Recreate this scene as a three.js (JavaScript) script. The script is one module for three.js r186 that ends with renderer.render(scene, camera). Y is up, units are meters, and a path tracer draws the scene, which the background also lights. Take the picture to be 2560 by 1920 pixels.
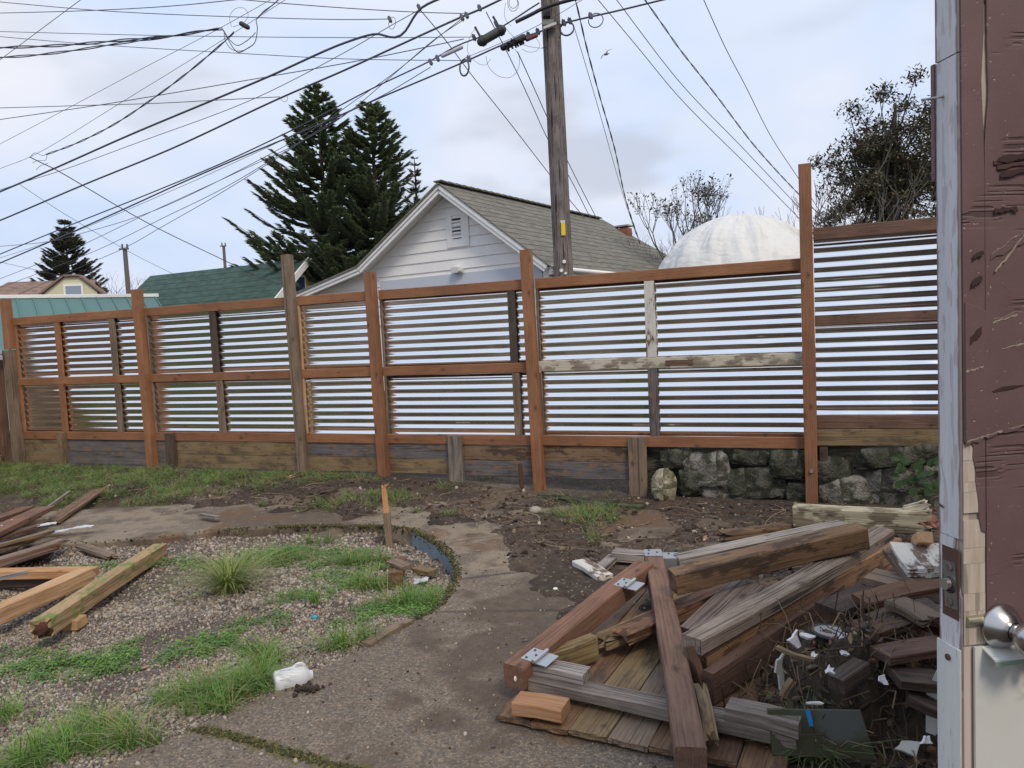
import * as THREE from 'three';
import { mergeGeometries, mergeVertices } from 'three/addons/utils/BufferGeometryUtils.js';

// ---------- camera, sky, sun, exposure ----------
const scene = new THREE.Scene();
const camera = new THREE.PerspectiveCamera(54.55, 4 / 3, 0.05, 900);
camera.position.set(0, 1.42, 0);
camera.rotation.order = 'YXZ';
camera.rotation.set(-4 * Math.PI / 180, 0, -2.75 * Math.PI / 180);
const renderer = new THREE.WebGLRenderer({ antialias: true });
renderer.setSize(1024, 768);
renderer.toneMapping = THREE.LinearToneMapping;
renderer.toneMappingExposure = 1.22;
renderer.shadowMap.enabled = true;

const { sin, cos, abs, min, max, floor, sqrt, PI, pow, hypot } = Math;
const lerp = (a, b, t) => a + (b - a) * t;
const clamp = (v, a = 0, b = 1) => min(b, max(a, v));
const sstep = (a, b, v) => { const t = clamp((v - a) / (b - a)); return t * t * (3 - 2 * t); };
function rng(seed) { let a = (seed * 2654435761) >>> 0; return () => { a = (a + 0x6D2B79F5) >>> 0; let t = a; t = Math.imul(t ^ (t >>> 15), t | 1); t ^= t + Math.imul(t ^ (t >>> 7), t | 61); return ((t ^ (t >>> 14)) >>> 0) / 4294967296; }; }
function hsh(x, y, s = 0) { let h = Math.imul(x | 0, 374761393) + Math.imul(y | 0, 668265263) + Math.imul(s | 0, 974634777); h = Math.imul(h ^ (h >>> 13), 1274126177); return ((h ^ (h >>> 16)) >>> 0) / 4294967296; }
function vn(x, y, s = 0) { const i = floor(x), j = floor(y), u = x - i, v = y - j, a = u * u * (3 - 2 * u), b = v * v * (3 - 2 * v); return lerp(lerp(hsh(i, j, s), hsh(i + 1, j, s), a), lerp(hsh(i, j + 1, s), hsh(i + 1, j + 1, s), a), b); }
function fbm(x, y, o = 4, s = 0) { let a = .5, t = 0, n = 0; for (let k = 0; k < o; k++) { t += a * vn(x, y, s + k * 17); n += a; a *= .5; x = x * 2.03 + 5.1; y = y * 2.03 + 9.7; } return t / n; }
const mix3 = (a, b, t) => [lerp(a[0], b[0], t), lerp(a[1], b[1], t), lerp(a[2], b[2], t)];
const mul3 = (a, k) => [a[0] * k, a[1] * k, a[2] * k];

// high thin cloud with paler and bluer patches, a few grey puffs low down all round
const SKY = (() => {
  const W = 1024, H = 512, d = new Float32Array(W * H * 4);
  for (let j = 0; j < H; j++) for (let i = 0; i < W; i++) {
    const az = (i / W - .5) * 2 * PI, el = ((j + .5) / H - .5) * PI;
    const x = cos(el) * cos(az), z = cos(el) * sin(az), y = sin(el);
    const yy = max(y, -.02), k = 1 / (yy + .42);
    const big = fbm(x * k * 1.25 + 3.4, z * k * 1.25 + 7.3, 5, 5);
    const fine = fbm(x * k * 4 + 9, z * k * 4, 5, 31);
    const sunny = x * .3 + y * .2 + z * .62;
    let veil = clamp(.66 + sunny * .28 + x * .3 + (big - .47) * 2.0 + (fine - .5) * .9);
    veil = lerp(veil, .8, sstep(.10, .0, yy) * .6);
    let c = mix3([.46, .60, .85], [.745, .75, .805], veil);
    const lift = .96 + .1 * yy;
    c = mul3(c, lift);
    const e = el * 180 / PI;
    const puff = fbm(az * 4.2 + 2, e * .24 + 3, 5, 77);
    const m = sstep(.5, .66, puff + (fine - .5) * .35) * sstep(-1, 4, e) * sstep(26, 12, e);
    c = mix3(c, [.47, .51, .60], m * .75);
    if (y < -.02) c = [.2, .19, .17];
    const o = (j * W + i) * 4; d[o] = c[0]; d[o + 1] = c[1]; d[o + 2] = c[2]; d[o + 3] = 1;
  }
  const t = new THREE.DataTexture(d, W, H, THREE.RGBAFormat, THREE.FloatType);
  t.mapping = THREE.EquirectangularReflectionMapping; t.magFilter = THREE.LinearFilter; t.minFilter = THREE.LinearFilter; t.wrapS = THREE.RepeatWrapping; t.needsUpdate = true;
  return t;
})();
scene.background = SKY; scene.environment = SKY;
const sun = new THREE.DirectionalLight(0xfff1dc, 1.5);
sun.position.set(5, 17, 9); sun.target.position.set(0, 0, -5);
sun.castShadow = true; sun.shadow.radius = 26; sun.shadow.mapSize.set(2048, 2048);
Object.assign(sun.shadow.camera, { left: -22, right: 22, top: 22, bottom: -22, near: 1, far: 80 });
scene.add(sun, sun.target);

// ---------- helpers ----------
const V3 = (a) => new THREE.Vector3(a[0], a[1], a[2]);
const used = {};
function numbered(n) { const k = used[n] = (used[n] ?? -1) + 1; return k ? n + '_' + String(k).padStart(3, '0') : n; }
function sh(o) { o.castShadow = true; o.receiveShadow = true; return o; }
function mesh(name, geo, m, parent) { const o = sh(new THREE.Mesh(geo, m)); if (parent) { o.name = name; parent.add(o); } else { o.name = numbered(name); scene.add(o); } return o; }
function tag(o, label, category, group) { o.userData.label = label; o.userData.category = category; if (group) o.userData.group = group; return o; }
function thing(name, label, category, pos = [0, 0, 0], ry = 0, group) { const o = new THREE.Group(); o.name = numbered(name); o.position.set(...pos); o.rotation.y = ry; scene.add(o); return tag(o, label, category, group); }
function structure(o) { o.userData.kind = 'structure'; return o; }
const enc = (v) => { v = clamp(v); return 255 * (v <= .0031308 ? 12.92 * v : 1.055 * pow(v, 1 / 2.4) - .055); };
function bake(w, h, fn, wrap = THREE.RepeatWrapping) { // fn(u,v) -> [r,g,b,height]; returns colour map and height map
  const a = new Uint8Array(w * h * 4), b = new Uint8Array(w * h * 4);
  for (let j = 0; j < h; j++) for (let i = 0; i < w; i++) {
    const c = fn((i + .5) / w, (j + .5) / h), o = (j * w + i) * 4, g = 255 * clamp(c[3] ?? .5);
    a[o] = enc(c[0]); a[o + 1] = enc(c[1]); a[o + 2] = enc(c[2]); a[o + 3] = 255; b[o] = b[o + 1] = b[o + 2] = g; b[o + 3] = 255;
  }
  const mk = (d) => { const t = new THREE.DataTexture(d, w, h); t.magFilter = THREE.LinearFilter; t.minFilter = THREE.LinearMipmapLinearFilter; t.generateMipmaps = true; t.wrapS = t.wrapT = wrap; t.needsUpdate = true; return t; };
  const map = mk(a), bump = mk(b); map.colorSpace = THREE.SRGBColorSpace; return { map, bump };
}
function mat(c, o = {}) { const { Phys, ...r } = o; const m = new (Phys ? THREE.MeshPhysicalMaterial : THREE.MeshStandardMaterial)({ roughness: .85, side: THREE.DoubleSide, ...r }); m.color.setRGB(...c); return m; }

// wood: u runs across (0.25 m per tile), v along the grain (1 m per tile)
function wood(c1, c2, o = {}) {
  const s = o.s ?? 1, cr = o.crack ?? .3, knots = [];
  const r = rng(s * 77 + 5); for (let k = 0; k < (o.knots ?? 3); k++) knots.push([r(), r(), .012 + r() * .016]);
  return bake(256, 512, (u, v) => {
    let warp = 0, kn = 0, mask = 0;
    for (const [a, b, q] of knots) { const dx = (((u - a + 1.5) % 1) - .5) * .25, dy = (((v - b + 1.5) % 1) - .5), e = (dx * dx + dy * dy * .35) / (q * q); warp += Math.exp(-e * .5) * 1.1; kn = max(kn, Math.exp(-e * 2.5)); }
    const P = (x, y, px, py, ss) => { const ix = floor(x), iy = floor(y), fx = x - ix, fy = y - iy, m = (n, p) => ((n % p) + p) % p; const A = fx * fx * (3 - 2 * fx), B = fy * fy * (3 - 2 * fy); return lerp(lerp(hsh(m(ix, px), m(iy, py), ss), hsh(m(ix + 1, px), m(iy, py), ss), A), lerp(hsh(m(ix, px), m(iy + 1, py), ss), hsh(m(ix + 1, px), m(iy + 1, py), ss), A), B); };
    const w = P(u * 4, v * 3, 4, 3, s + 40) + warp;
    const ring = .5 + .5 * sin((u * 14 + w * 1.6) * 2 * PI);
    const fib = P(u * 120, v * 8, 120, 8, s) * .6 + P(u * 60, v * 20, 60, 20, s + 3) * .4;
    const blot = P(u * 3, v * 5, 3, 5, s + 9) * .5 + P(u * 9, v * 14, 9, 14, s + 12) * .3 + P(u * 40, v * 50, 40, 50, s + 14) * .2;
    let c = mix3(c1, c2, clamp(.18 + ring * .28 + (fib - .5) * .75 + (blot - .5) * (o.blot ?? 1.1) + .12));
    const ck = sstep(.73, .8, P(u * 46, v * 3.0, 46, 3, s + 21)) * cr; c = mul3(c, 1 - .72 * ck);
    c = mix3(c, mul3(c2, .35), kn * .8);
    if (o.patch) { const p = P(u * 4, v * 7, 4, 7, s + 60) * .55 + P(u * 13, v * 22, 13, 22, s + 61) * .3 + P(u * 40, v * 70, 40, 70, s + 62) * .15; mask = sstep(o.patch[1] - .06, o.patch[1] + .14, p + (fib - .5) * .16); c = mix3(c, mul3(o.patch[0], .85 + .3 * fib), mask); }
    return [...c, .55 + (fib - .5) * .55 - ck * .45 + mask * .15];
  });
}
function woodMat(c1, c2, o = {}) { const t = wood(c1, c2, o); return mat(o.tint ?? [1, 1, 1], { map: t.map, bumpMap: t.bump, bumpScale: o.bump ?? .002, roughness: o.rough ?? .82 }); }
function tinted(m, k) { const c = m.clone(); c.color.setRGB(...(k.length ? k : [k, k, k])); return c; }

const Wd = {
  cedar: woodMat([.335, .152, .07], [.2, .086, .038], { s: 1, knots: 3, crack: .15, rough: .7 }),
  cedar2: woodMat([.295, .133, .063], [.175, .075, .035], { s: 2, knots: 4, crack: .2, rough: .7 }),
  brown: woodMat([.19, .105, .062], [.09, .046, .027], { s: 3, crack: .5 }),
  red: woodMat([.19, .108, .075], [.095, .05, .035], { s: 4, crack: .4 }),
  grey: woodMat([.26, .215, .18], [.1, .08, .066], { s: 5, crack: .8 }),
  greyBrown: woodMat([.25, .18, .125], [.115, .08, .055], { s: 6, crack: .7 }),
  dark: woodMat([.105, .075, .055], [.045, .031, .024], { s: 7, crack: .6 }),
  light: woodMat([.56, .36, .2], [.38, .21, .1], { s: 8, crack: .2, knots: 2 }),
  mossy: woodMat([.44, .30, .16], [.28, .18, .09], { s: 9, crack: .4, patch: [[.17, .2, .055], .52] }),
  pale: woodMat([.36, .315, .285], [.16, .13, .11], { s: 10, crack: .9 }),
  stained: woodMat([.24, .15, .085], [.12, .07, .04], { s: 11, patch: [[.07, .045, .03], .55], crack: .4 }),
  white: woodMat([.2, .14, .1], [.12, .08, .06], { s: 12, patch: [[.58, .56, .5], .34], crack: .4 }),
  limed: woodMat([.3, .25, .19], [.13, .1, .07], { s: 13, patch: [[.52, .47, .38], .45], crack: .5 }),
  wet: woodMat([.22, .125, .066], [.095, .052, .03], { s: 14, crack: .5, rough: .6, patch: [[.075, .05, .034], .6] }),
  yellow: woodMat([.27, .19, .1], [.15, .1, .05], { s: 15, crack: .5, patch: [[.11, .075, .045], .6] }),
  slate: woodMat([.16, .145, .14], [.08, .07, .068], { s: 16, crack: .6, patch: [[.2, .12, .07], .64] }),
};

let timberSeed = 100;
function timberGeo(L, w, h, o = {}) { // runs along +z from 0 to L, centred in x and y
  const r = rng(++timberSeed), c = o.ch ?? min(w, h) * .07, n = o.seg ?? max(2, Math.ceil(L / .3)), jit = o.jit ?? .0012, bow = (o.bow ?? .003) * (r() - .5) * 2, bow2 = (o.bow ?? .003) * (r() - .5) * 2;
  let prof = [[-w / 2 + c, -h / 2], [w / 2 - c, -h / 2], [w / 2, -h / 2 + c], [w / 2, h / 2 - c], [w / 2 - c, h / 2], [-w / 2 + c, h / 2], [-w / 2, h / 2 - c], [-w / 2, -h / 2 + c]];
  if (o.rag || o.sub) { const q = []; const k = o.sub ?? 5; prof.forEach((p, i) => { const e = prof[(i + 1) % 8]; const kk = i % 2 ? 1 : k; for (let t = 0; t < kk; t++) q.push([lerp(p[0], e[0], t / kk), lerp(p[1], e[1], t / kk)]); }); prof = q; }
  const m = prof.length, per = [0]; for (let i = 0; i < m; i++) { const a = prof[i], b = prof[(i + 1) % m]; per.push(per[i] + hypot(b[0] - a[0], b[1] - a[1])); }
  const u0 = r(), v0 = r(), R = [];
  for (let k = 0; k <= n; k++) {
    const t = k / n, sag = sin(t * PI); const row = [];
    for (let i = 0; i < m; i++) {
      let z = t * L; if (o.rag && (k === n && o.rag & 1 || k === 0 && o.rag & 2)) z += (k ? -1 : 1) * pow(r(), 1.5) * (o.ragLen ?? .08);
      let sc = 1; if (o.taper) sc = lerp(1, o.taper, t);
      row.push([prof[i][0] * sc + sag * bow + (r() - .5) * 2 * jit, prof[i][1] * sc + sag * bow2 + (r() - .5) * 2 * jit, z]);
    } R.push(row);
  }
  const P = [], U = []; const tri = (a, b, cc, ua, ub, uc) => { P.push(...a, ...b, ...cc); U.push(...ua, ...ub, ...uc); };
  for (let k = 0; k < n; k++) for (let i = 0; i < m; i++) {
    const j = (i + 1) % m, a = R[k][i], b = R[k][j], cc = R[k + 1][j], d = R[k + 1][i];
    const uv = (i2, kk) => [u0 + per[i2] / .25, v0 + (kk / n) * L];
    tri(a, b, cc, uv(i, k), uv(i + 1, k), uv(i + 1, k + 1)); tri(a, cc, d, uv(i, k), uv(i + 1, k + 1), uv(i, k + 1));
  }
  for (const [k, f] of [[0, 0], [n, 1]]) { const ct = [0, 0, 0]; for (const p of R[k]) for (let q = 0; q < 3; q++) ct[q] += p[q] / m; const e = (p) => [u0 + p[0] * 9, v0 + p[1] * 9];
    for (let i = 0; i < m; i++) { const a = R[k][i], b = R[k][(i + 1) % m]; f ? tri(a, b, ct, e(a), e(b), e(ct)) : tri(b, a, ct, e(b), e(a), e(ct)); } }
  const g = new THREE.BufferGeometry(); g.setAttribute('position', new THREE.Float32BufferAttribute(P, 3)); g.setAttribute('uv', new THREE.Float32BufferAttribute(U, 2)); g.computeVertexNormals(); return g;
}
function orient(o, p0, p1, up, roll = 0) {
  const z = V3(p1).sub(V3(p0)).normalize(); let x = new THREE.Vector3().crossVectors(V3(up), z).normalize(); let y = new THREE.Vector3().crossVectors(z, x);
  o.quaternion.setFromRotationMatrix(new THREE.Matrix4().makeBasis(x, y, z)); if (roll) o.rotateZ(roll); o.position.set(...p0); return o;
}
// a piece of timber from p0 to p1 (axis), w across, h upwards
function beam(name, p0, p1, w, h, m, o = {}, parent) {
  const L = V3(p0).distanceTo(V3(p1)); const g = timberGeo(L, w, h, o); const b = mesh(name, g, m, parent); return orient(b, p0, p1, o.up ?? [0, 1, 0], o.roll);
}
function box(name, x0, x1, y0, y1, z0, z1, m, parent, o = {}) { // plain board-like solid in local axes with slightly broken edges
  const dx = x1 - x0, dy = y1 - y0, dz = z1 - z0, mx = max(dx, dy, dz); const cx = (x0 + x1) / 2, cy = (y0 + y1) / 2, cz = (z0 + z1) / 2;
  if (mx === dy) return beam(name, [cx, y0, cz], [cx, y1, cz], dx, dz, m, { up: [0, 0, 1], jit: .0005, bow: 0, ...o }, parent);
  if (mx === dx) return beam(name, [x0, cy, cz], [x1, cy, cz], dz, dy, m, { up: [0, 1, 0], jit: .0005, bow: 0, ...o }, parent);
  return beam(name, [cx, cy, z0], [cx, cy, z1], dx, dy, m, { up: [0, 1, 0], jit: .0005, bow: 0, ...o }, parent);
}
class Acc { constructor() { this.p = []; this.u = []; this.c = null; this.i = 0; }
  tri(a, b, c) { this.p.push(...a, ...b, ...c); this.u.push(0, 0, 1, 0, .5, 1); }
  quad(a, b, c, d) { this.tri(a, b, c); this.tri(a, c, d); }
  tube(pts, r0, r1, n = 5) { // tapered polyline tube
    let prev = null; const N = pts.length; for (let k = 0; k < N; k++) {
      const a = V3(pts[max(0, k - 1)]), b = V3(pts[min(N - 1, k + 1)]), d = b.sub(a).normalize(); let x = new THREE.Vector3(0, 1, 0); if (abs(d.y) > .9) x.set(1, 0, 0); x.cross(d).normalize(); const y = new THREE.Vector3().crossVectors(d, x), r = lerp(r0, r1, k / (N - 1)), ring = [];
      for (let q = 0; q < n; q++) { const t = q / n * 2 * PI; ring.push([pts[k][0] + (x.x * cos(t) + y.x * sin(t)) * r, pts[k][1] + (x.y * cos(t) + y.y * sin(t)) * r, pts[k][2] + (x.z * cos(t) + y.z * sin(t)) * r]); }
      if (prev) for (let q = 0; q < n; q++) this.quad(prev[q], prev[(q + 1) % n], ring[(q + 1) % n], ring[q]); prev = ring; } }
  geo(smooth) { let g = new THREE.BufferGeometry(); g.setAttribute('position', new THREE.Float32BufferAttribute(this.p, 3)); g.setAttribute('uv', new THREE.Float32BufferAttribute(this.u, 2)); if (smooth) { g.deleteAttribute('uv'); g = mergeVertices(g, 1e-4); } g.computeVertexNormals(); return g; }
}
function instanced(name, geo, m, list, label, category) { // list of {p, q|ry, s, c}
  const o = new THREE.InstancedMesh(geo, m, list.length), M = new THREE.Matrix4(), Q = new THREE.Quaternion(), E = new THREE.Euler(), C = new THREE.Color();
  list.forEach((e, i) => { E.set(...(e.e ?? [0, 0, 0])); Q.setFromEuler(E); const s = e.s.length ? e.s : [e.s, e.s, e.s]; M.compose(V3(e.p), Q, V3(s)); o.setMatrixAt(i, M); if (e.c) o.setColorAt(i, C.setRGB(...e.c)); });
  o.name = numbered(name); sh(o); o.userData.kind = 'stuff'; tag(o, label, category); scene.add(o); return o;
}
function lump(seed, sx, sy, sz, rough = .25, detail = 2, fr = 1.6) { // an irregular stone
  let g = new THREE.IcosahedronGeometry(1, detail); g.deleteAttribute('uv'); g.deleteAttribute('normal'); g = mergeVertices(g, 1e-4); const p = g.attributes.position, v = new THREE.Vector3();
  for (let i = 0; i < p.count; i++) { v.fromBufferAttribute(p, i); const n = fbm(v.x * fr + seed * 3.1 + 10, v.y * fr + v.z * fr * 1.3 + seed, 3, seed) - .5; v.multiplyScalar(1 + n * 2 * rough); p.setXYZ(i, v.x * sx, v.y * sy, v.z * sz); }
  g.computeVertexNormals(); const uv = []; for (let i = 0; i < p.count; i++) uv.push(p.getX(i) * 2 + p.getZ(i) * .7, p.getY(i) * 2); g.setAttribute('uv', new THREE.Float32BufferAttribute(uv, 2)); return g;
}

// ---------- ground, path, gravel bed ----------
const FA = [-5.435, -8.75], FS = [.928, .373], FN = [-.373, .928], FYAW = -.38237;   // fence line: start, direction, normal to the yard
const fc = (x, z) => [(x - FA[0]) * FS[0] + (z - FA[1]) * FS[1], (x - FA[0]) * FN[0] + (z - FA[1]) * FN[1]];
const fw = (s, y, n) => [FA[0] + FS[0] * s + FN[0] * n, y, FA[1] + FS[1] * s + FN[1] * n];
const foot = (s) => lerp(.1, -.01, sstep(4.3, 6.6, s));
function gh(x, z) {
  const [s, d] = fc(x, z), n = fbm(x * 1.1 + 20, z * 1.1 + 20, 3, 3) - .5, n2 = fbm(x * 5 + 50, z * 5 + 50, 4, 8) - .5, n3 = fbm(x * 22 + 90, z * 22 + 40, 3, 15) - .5;
  const big = abs(x) > 9 || z < -13 || z > 1;
  if (big) return d < 0 ? .05 : 0;
  const hf = foot(s);
  if (d < 0) return lerp(hf, .05, sstep(0, -1, d));
  const dB = lerp(.95, 2.45, sstep(5.9, 7.4, s)) + n * 1.1 + n2 * .5;
  let y = lerp(hf, .018, clamp(d / dB)) + n2 * .07 * sstep(.0, .25, d) + n3 * .022;
  const deep = -.25;
  y = lerp(y, min(y, -.07) , sstep(dB - .1, dB + .35, d));
  y = lerp(y, deep, sstep(dB + .3, dB + .5, d));
  const out = max(sstep(1.15, 1.7, x), sstep(-1.95, -1.6, z), sstep(-4.6, -5.4, x) * sstep(-3.5, -4.5, z));
  return lerp(y, .006 + n2 * .03 + n3 * .015, out * sstep(dB, dB + .4, d));
}
{
  const axis = (a, b, n, out) => { const v = []; for (let i = 0; i <= n; i++) v.push(lerp(a, b, i / n)); const lo = [], hi = []; let st = (b - a) / n, l = a, h = b; while (l > -out || h < out) { st *= 1.5; l -= st; h += st; lo.unshift(l); hi.push(h); } return [...lo, ...v, ...hi]; };
  const xs = axis(-7.5, 3.6, 300, 400), zs = axis(-9.6, -1.6, 230, 400), P = [], U = [], I = [];
  for (const z of zs) for (const x of xs) { P.push(x, gh(x, z), z); U.push((x + 8) / 12, (z + 10) / 12); }
  const w = xs.length; for (let j = 0; j < zs.length - 1; j++) for (let i = 0; i < w - 1; i++) { const a = j * w + i; I.push(a, a + w, a + 1, a + 1, a + w, a + w + 1); }
  const g = new THREE.BufferGeometry(); g.setAttribute('position', new THREE.Float32BufferAttribute(P, 3)); g.setAttribute('uv', new THREE.Float32BufferAttribute(U, 2)); g.setIndex(I); g.computeVertexNormals();
  const t = bake(2048, 2048, (u, v) => {
    const x = u * 12 - 8, z = v * 12 - 10, [s, d] = fc(x, z);
    const a = fbm(x * 2 + 30, z * 2 + 30, 4, 101), b = fbm(x * 17 + 300, z * 17 + 300, 3, 111), f = hsh(floor(x * 70), floor(z * 70), 4), f2 = vn(x * 60 + 600, z * 60 + 600, 9);
    let c = mix3([.04, .027, .019], [.105, .073, .05], clamp((a - .3) * 1.2 + (b - .5) * .9));
    const dry = sstep(.5, .62, fbm(x * 1.4 + 70, z * 2.6 + 10, 4, 55)) * sstep(7, 5.5, s); c = mix3(c, [.17, .125, .088], dry * .6);
    if (f > .95) c = mix3(c, [.2, .16, .12], .6); else if (f < .08) c = mul3(c, .6);
    c = mul3(c, .82 + f2 * .36);
    const gr = sstep(.47, .6, fbm(x * 1.9 + 9, z * 1.9 + 3, 4, 66)) * sstep(3.6, 2.6, s); c = mix3(c, [.075, .085, .03], gr * .55);
    return [...c, clamp(.2 + b * .4 + f2 * .3 + (f > .93 ? .3 : 0))];
  }, THREE.MirroredRepeatWrapping);
  structure(mesh('ground', g, mat([1, 1, 1], { map: t.map, bumpMap: t.bump, bumpScale: .012, roughness: .95 })));
}
const bedBack = [[-4.067,-5.451],[-3.664,-5.468],[-3.325,-5.508],[-3.109,-5.496],[-2.733,-5.531],[-2.422,-5.631],[-2.012,-5.692],[-1.532,-5.659],[-1.126,-5.57],[-0.903,-5.489]], bedTurn = [[-0.772,-5.387],[-0.574,-5.04],[-0.481,-4.808],[-0.437,-4.661],[-0.409,-4.524],[-0.392,-4.379],[-0.39,-4.196],[-0.419,-3.946],[-0.474,-3.753]], bedFront = [[-0.567,-3.647],[-0.789,-3.289],[-0.931,-3.115],[-1.007,-2.997],[-1.134,-2.848],[-1.228,-2.741],[-1.358,-2.584],[-1.453,-2.493],[-1.547,-2.407],[-1.772,-2.187]];
const bedEdge = [...bedBack, ...bedTurn, ...bedFront];
const wob = (p, i) => [p[0] + (hsh(i, 1, 9) - .5) * .012, p[1] + (hsh(i, 2, 9) - .5) * .012];
function refine(pts, step) { const o = []; for (let i = 0; i < pts.length - 1; i++) { const a = pts[i], b = pts[i + 1], n = max(1, Math.round(hypot(b[0] - a[0], b[1] - a[1]) / step)); for (let k = 0; k < n; k++) o.push([lerp(a[0], b[0], k / n), lerp(a[1], b[1], k / n)]); } o.push(pts[pts.length - 1]); return o; }
const smoothEdge = new THREE.CatmullRomCurve3(bedEdge.map(p => new THREE.Vector3(p[0], 0, p[1])), false, 'catmullrom', .5).getSpacedPoints(220).map((v, i) => wob([v.x, v.z], i));
{
  const s = new THREE.Shape(); const ring = [...smoothEdge, [2.1, -1.3], [2.1, -4.4], [1.2, -5.6], [-.4, -6.3], [-2.5, -6.75], [-5.6, -6.6]];
  ring.forEach(([x, z], i) => i ? s.lineTo(x, -z) : s.moveTo(x, -z));
  const g = new THREE.ExtrudeGeometry(s, { depth: .14, bevelEnabled: true, bevelSize: .012, bevelThickness: .012, bevelOffset: -.012, bevelSegments: 2 }); g.rotateX(-PI / 2); g.translate(0, -.152, 0);
  const p = g.attributes.position, uv = g.attributes.uv; for (let i = 0; i < p.count; i++) { const y = p.getY(i); uv.setXY(i, (p.getX(i) + 3.6) / 5.6 + (y < -.02 ? y * .1 : 0), (p.getZ(i) + 6.8) / 5.6 + (y < -.02 ? y * .12 : 0)); }
  const seg = (x, z, a, b) => { const dx = b[0] - a[0], dz = b[1] - a[1], t = clamp(((x - a[0]) * dx + (z - a[1]) * dz) / (dx * dx + dz * dz)); return hypot(x - a[0] - dx * t, z - a[1] - dz * t); };
  const joints = [[[-0.468,-5.022],[0.061,-5.188]], [[-0.383,-4.244],[0.068,-4.345],[0.664,-4.449]], [[-0.44,-3.748],[0.142,-3.699],[0.395,-3.642]]], mossLine = [[-1.236,-2.685],[-1.084,-2.624],[-0.881,-2.516],[-0.694,-2.417],[-0.524,-2.345]];
  const tones = [[.30, .25, .2], [.22, .19, .165], [.15, .13, .115], [.37, .31, .24], [.26, .19, .135], [.11, .098, .09], [.19, .17, .155]];
  const t = bake(2048, 2048, (u, v) => {
    const x = u * 5.6 - 3.6, z = v * 5.6 - 6.8, [fs, fd] = fc(x, z);
    const G = 118, cx = x * G, cz = z * G, ix = floor(cx), iz = floor(cz); let best = 9, bi = 0, second = 9;
    for (let a = -1; a < 2; a++) for (let b = -1; b < 2; b++) { const X = ix + a, Zz = iz + b, h1 = hsh(X, Zz, 1), h2 = hsh(X, Zz, 2), dd = (X + h1 - cx) ** 2 + (Zz + h2 - cz) ** 2; if (dd < best) { second = best; best = dd; bi = hsh(X, Zz, 3); } else if (dd < second) second = dd; }
    const edge = sstep(.02, .16, sqrt(second) - sqrt(best));
    const stone = tones[floor(bi * 6.99)];
    const a = fbm(x * 1.3 + 11, z * 1.3 + 5, 5, 201), b = fbm(x * 6 + 40, z * 6 + 20, 4, 222), f = hsh(floor(x * 300), floor(z * 300), 7), w = fbm(x * 30 + 7, z * 30 + 7, 3, 240);
    let c = mix3([.12, .097, .077], stone, edge * .62); c = mul3(c, .74 + a * .42 + (f - .5) * .3); c = [c[0] * 1.0, c[1] * .965, c[2] * .89];
    // worn smooth lighter concrete towards the back, mud trodden over it
    const worn = sstep(3.1, 2.3, fd) * sstep(.3, .55, b); c = mix3(c, mul3([.27, .215, .155], .8 + .4 * w), worn * .75);
    let mud = sstep(.46, .6, a * .55 + b * .45 + .12 * sstep(6.6, 7.3, fs) * sstep(3.4, 2, fd) + .06 * sstep(6.5, 7, fs) - .07 * sstep(3, 4, fd) - .06 * sstep(6.6, 6.2, fs) * sstep(1.8, 2.4, fd));
    c = mix3(c, mul3(mix3([.058, .041, .03], [.115, .082, .058], w), .8 + .4 * f), mud * .85);
    const rust = sstep(.6, .7, fbm(x * 3 + 80, z * 3 + 30, 4, 260)) * sstep(2.6, 2, fd); c = mix3(c, [.15, .075, .03], rust * .5);
    for (const j of joints) for (let i = 0; i < j.length - 1; i++) { const q = seg(x, z, j[i], j[i + 1]) + (b - .5) * .04; if (q < .022) c = mix3(c, [.05, .038, .03], .75 * (1 - max(0, q) / .022)); }
    let ml = 0; for (let i = 0; i < mossLine.length - 1; i++) { const q = seg(x, z, mossLine[i], mossLine[i + 1]) + (w - .5) * .08; ml = max(ml, sstep(.05, .015, q)); }
    c = mix3(c, mul3([.1, .085, .025], .6 + .8 * f), ml * .8);
    const saw = sstep(.1, .02, hypot(x - .16, (z + 2.52) * 1.4) + (f - .5) * .09); c = mix3(c, [.25, .12, .05], saw * .6);
    return [...c, clamp(edge * .45 * (1 - mud * .6) + w * .35 + (f - .5) * .1 + .1)];
  }, THREE.MirroredRepeatWrapping);
  const path = structure(mesh('concrete_path', g, mat([1, 1, 1], { map: t.map, bumpMap: t.bump, bumpScale: .006, roughness: .9 })));
  // old blue paint on the inner face of the turn
  const A = new Acc(); const E = smoothEdge; for (let i = 0; i < E.length - 1; i++) { const [x, z] = E[i]; if (!(x > -.80 && z < -4.55 && z > -5.5)) continue; const o = (k) => { const p = E[k], q = E[k + 1], L = hypot(q[0] - p[0], q[1] - p[1]); const nx = (q[1] - p[1]) / L, nz = -(q[0] - p[0]) / L; return [p[0] - nx * .006, p[1] - nz * .006]; };
    const a = o(i), b = o(i + 1), t0 = -.018 - hsh(i, 5) * .012, t1 = -.018 - hsh(i + 1, 5) * .012, b0 = -.105 - hsh(i, 6) * .04, b1 = -.105 - hsh(i + 1, 6) * .04; A.quad([a[0], b0, a[1]], [b[0], b1, b[1]], [b[0], t1, b[1]], [a[0], t0, a[1]]); }
  mesh('blue_paint', A.geo(true), mat([.19, .25, .29], { roughness: .7 }), path).userData.label = 'faded blue paint on the curved inner kerb face';
}
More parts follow.
